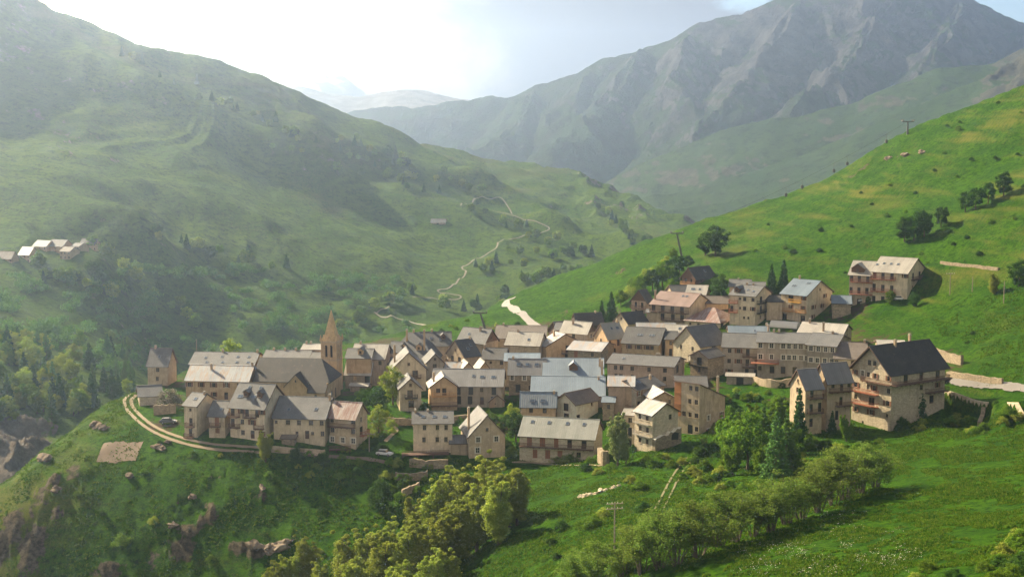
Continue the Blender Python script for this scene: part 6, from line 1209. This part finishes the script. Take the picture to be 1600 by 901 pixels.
# grass tufts: one mass of ground cover
def tufts():
    rg = np.random.default_rng(3); N = 360000; px = rg.uniform(-60, 1660, N); ly = np.exp(rg.uniform(math.log(165), math.log(430), N)); g = GN
    j = (px-g['px'][0])/(g['px'][1]-g['px'][0]); k = (np.log(ly)-math.log(g['Y'][0]))/(math.log(g['Y'][1])-math.log(g['Y'][0])); j0 = j.astype(int); k0 = k.astype(int); fj = j-j0; fk = k-k0; Z = g['Z']
    z = (Z[k0, j0]*(1-fj)+Z[k0, j0+1]*fj)*(1-fk)+(Z[k0+1, j0]*(1-fj)+Z[k0+1, j0+1]*fj)*fk; x = (px-W0/2)/FOC*ly
    dens = vn(x/6, ly/6, 44)*0.6+vn(x/1.7, ly/1.7, 45)*0.4; rkm = _rk[k0, j0]; dm = damp(x, ly)
    keep = (dens > 0.40) & (rkm < 0.45) & (dm > 0.8) & ~((px > 1460) & (np.abs(ly-np.interp(px, [1480, 1600], [360, 334])) < 9)); x, y, z, dens = x[keep], ly[keep], z[keep], dens[keep]; n = len(x)
    s = (0.20+0.42*rg.random(n))*(0.6+dens); V = []
    base = np.stack([x, y, z-0.05], -1)
    a = rg.random((n, 3))*6.28
    vs = []
    for q in range(3):
        d = np.stack([np.cos(a[:, q]), np.sin(a[:, q]), np.zeros(n)], -1)*s[:, None]; up = np.stack([rg.normal(0, .3, n), rg.normal(0, .3, n), 0.75+0*s], -1)*s[:, None]*0.8
        vs += [base-d*0.4, base+d*0.4, base+d*0.15+up]
    v = np.stack(vs, 1).reshape(-1, 3).astype(np.float32); me = bpy.data.meshes.new('tall_grass'); m3 = n*3
    me.vertices.add(len(v)); me.vertices.foreach_set('co', v.ravel()); me.loops.add(m3*3); me.loops.foreach_set('vertex_index', np.arange(m3*3, dtype=np.int32)); me.polygons.add(m3)
    me.polygons.foreach_set('loop_start', np.arange(0, m3*3, 3, dtype=np.int32)); me.polygons.foreach_set('loop_total', np.full(m3, 3, dtype=np.int32)); me.update(); me.materials.append(L_grass)
    o = bpy.data.objects.new('tall_grass', me); COL.objects.link(o); tag(o, 'rough tufts of tall meadow grass over the foreground slopes', 'grass'); o['kind'] = 'stuff'
L_grass = leafmat('tall_grass_blades', (0.032,0.085,0.005), (0.065,0.125,0.007), (0.14,0.17,0.025), 0.4, 1.15)
tufts()

def flowers():
    rg = np.random.default_rng(8); V = []
    for (xa, xb, ya, yb, n_) in ((1140,1460,850,901,1800),(1280,1420,800,880,500),(880,1000,870,901,300),(1500,1600,520,580,200)):
        for k in range(n_):
            x = rg.uniform(xa, xb); y = rg.uniform(ya, yb)
            if vn(np.array([x/22.0]), np.array([y/9.0]), 3)[0] < 0.5: continue
            c = hit(GN, x, y)
            if c is None: continue
            s_ = rg.uniform(.025, .06); z = c.z+rg.uniform(.25, .5); a = rg.uniform(0, 3)
            V += [(c.x-s_*math.cos(a), c.y-s_*math.sin(a), z), (c.x+s_*math.sin(a), c.y-s_*math.cos(a), z+s_*.4), (c.x+s_*math.cos(a), c.y+s_*math.sin(a), z+s_), (c.x-s_*math.sin(a), c.y+s_*math.cos(a), z+s_*.5)]
    me = bpy.data.meshes.new('wildflowers'); me.from_pydata(V, [], [(i, i+1, i+2, i+3) for i in range(0, len(V), 4)]); me.materials.append(M_white)
    o = bpy.data.objects.new('wildflowers', me); COL.objects.link(o); tag(o, 'white wildflowers scattered over the bottom right meadow', 'flowers'); o['kind'] = 'stuff'
flowers()
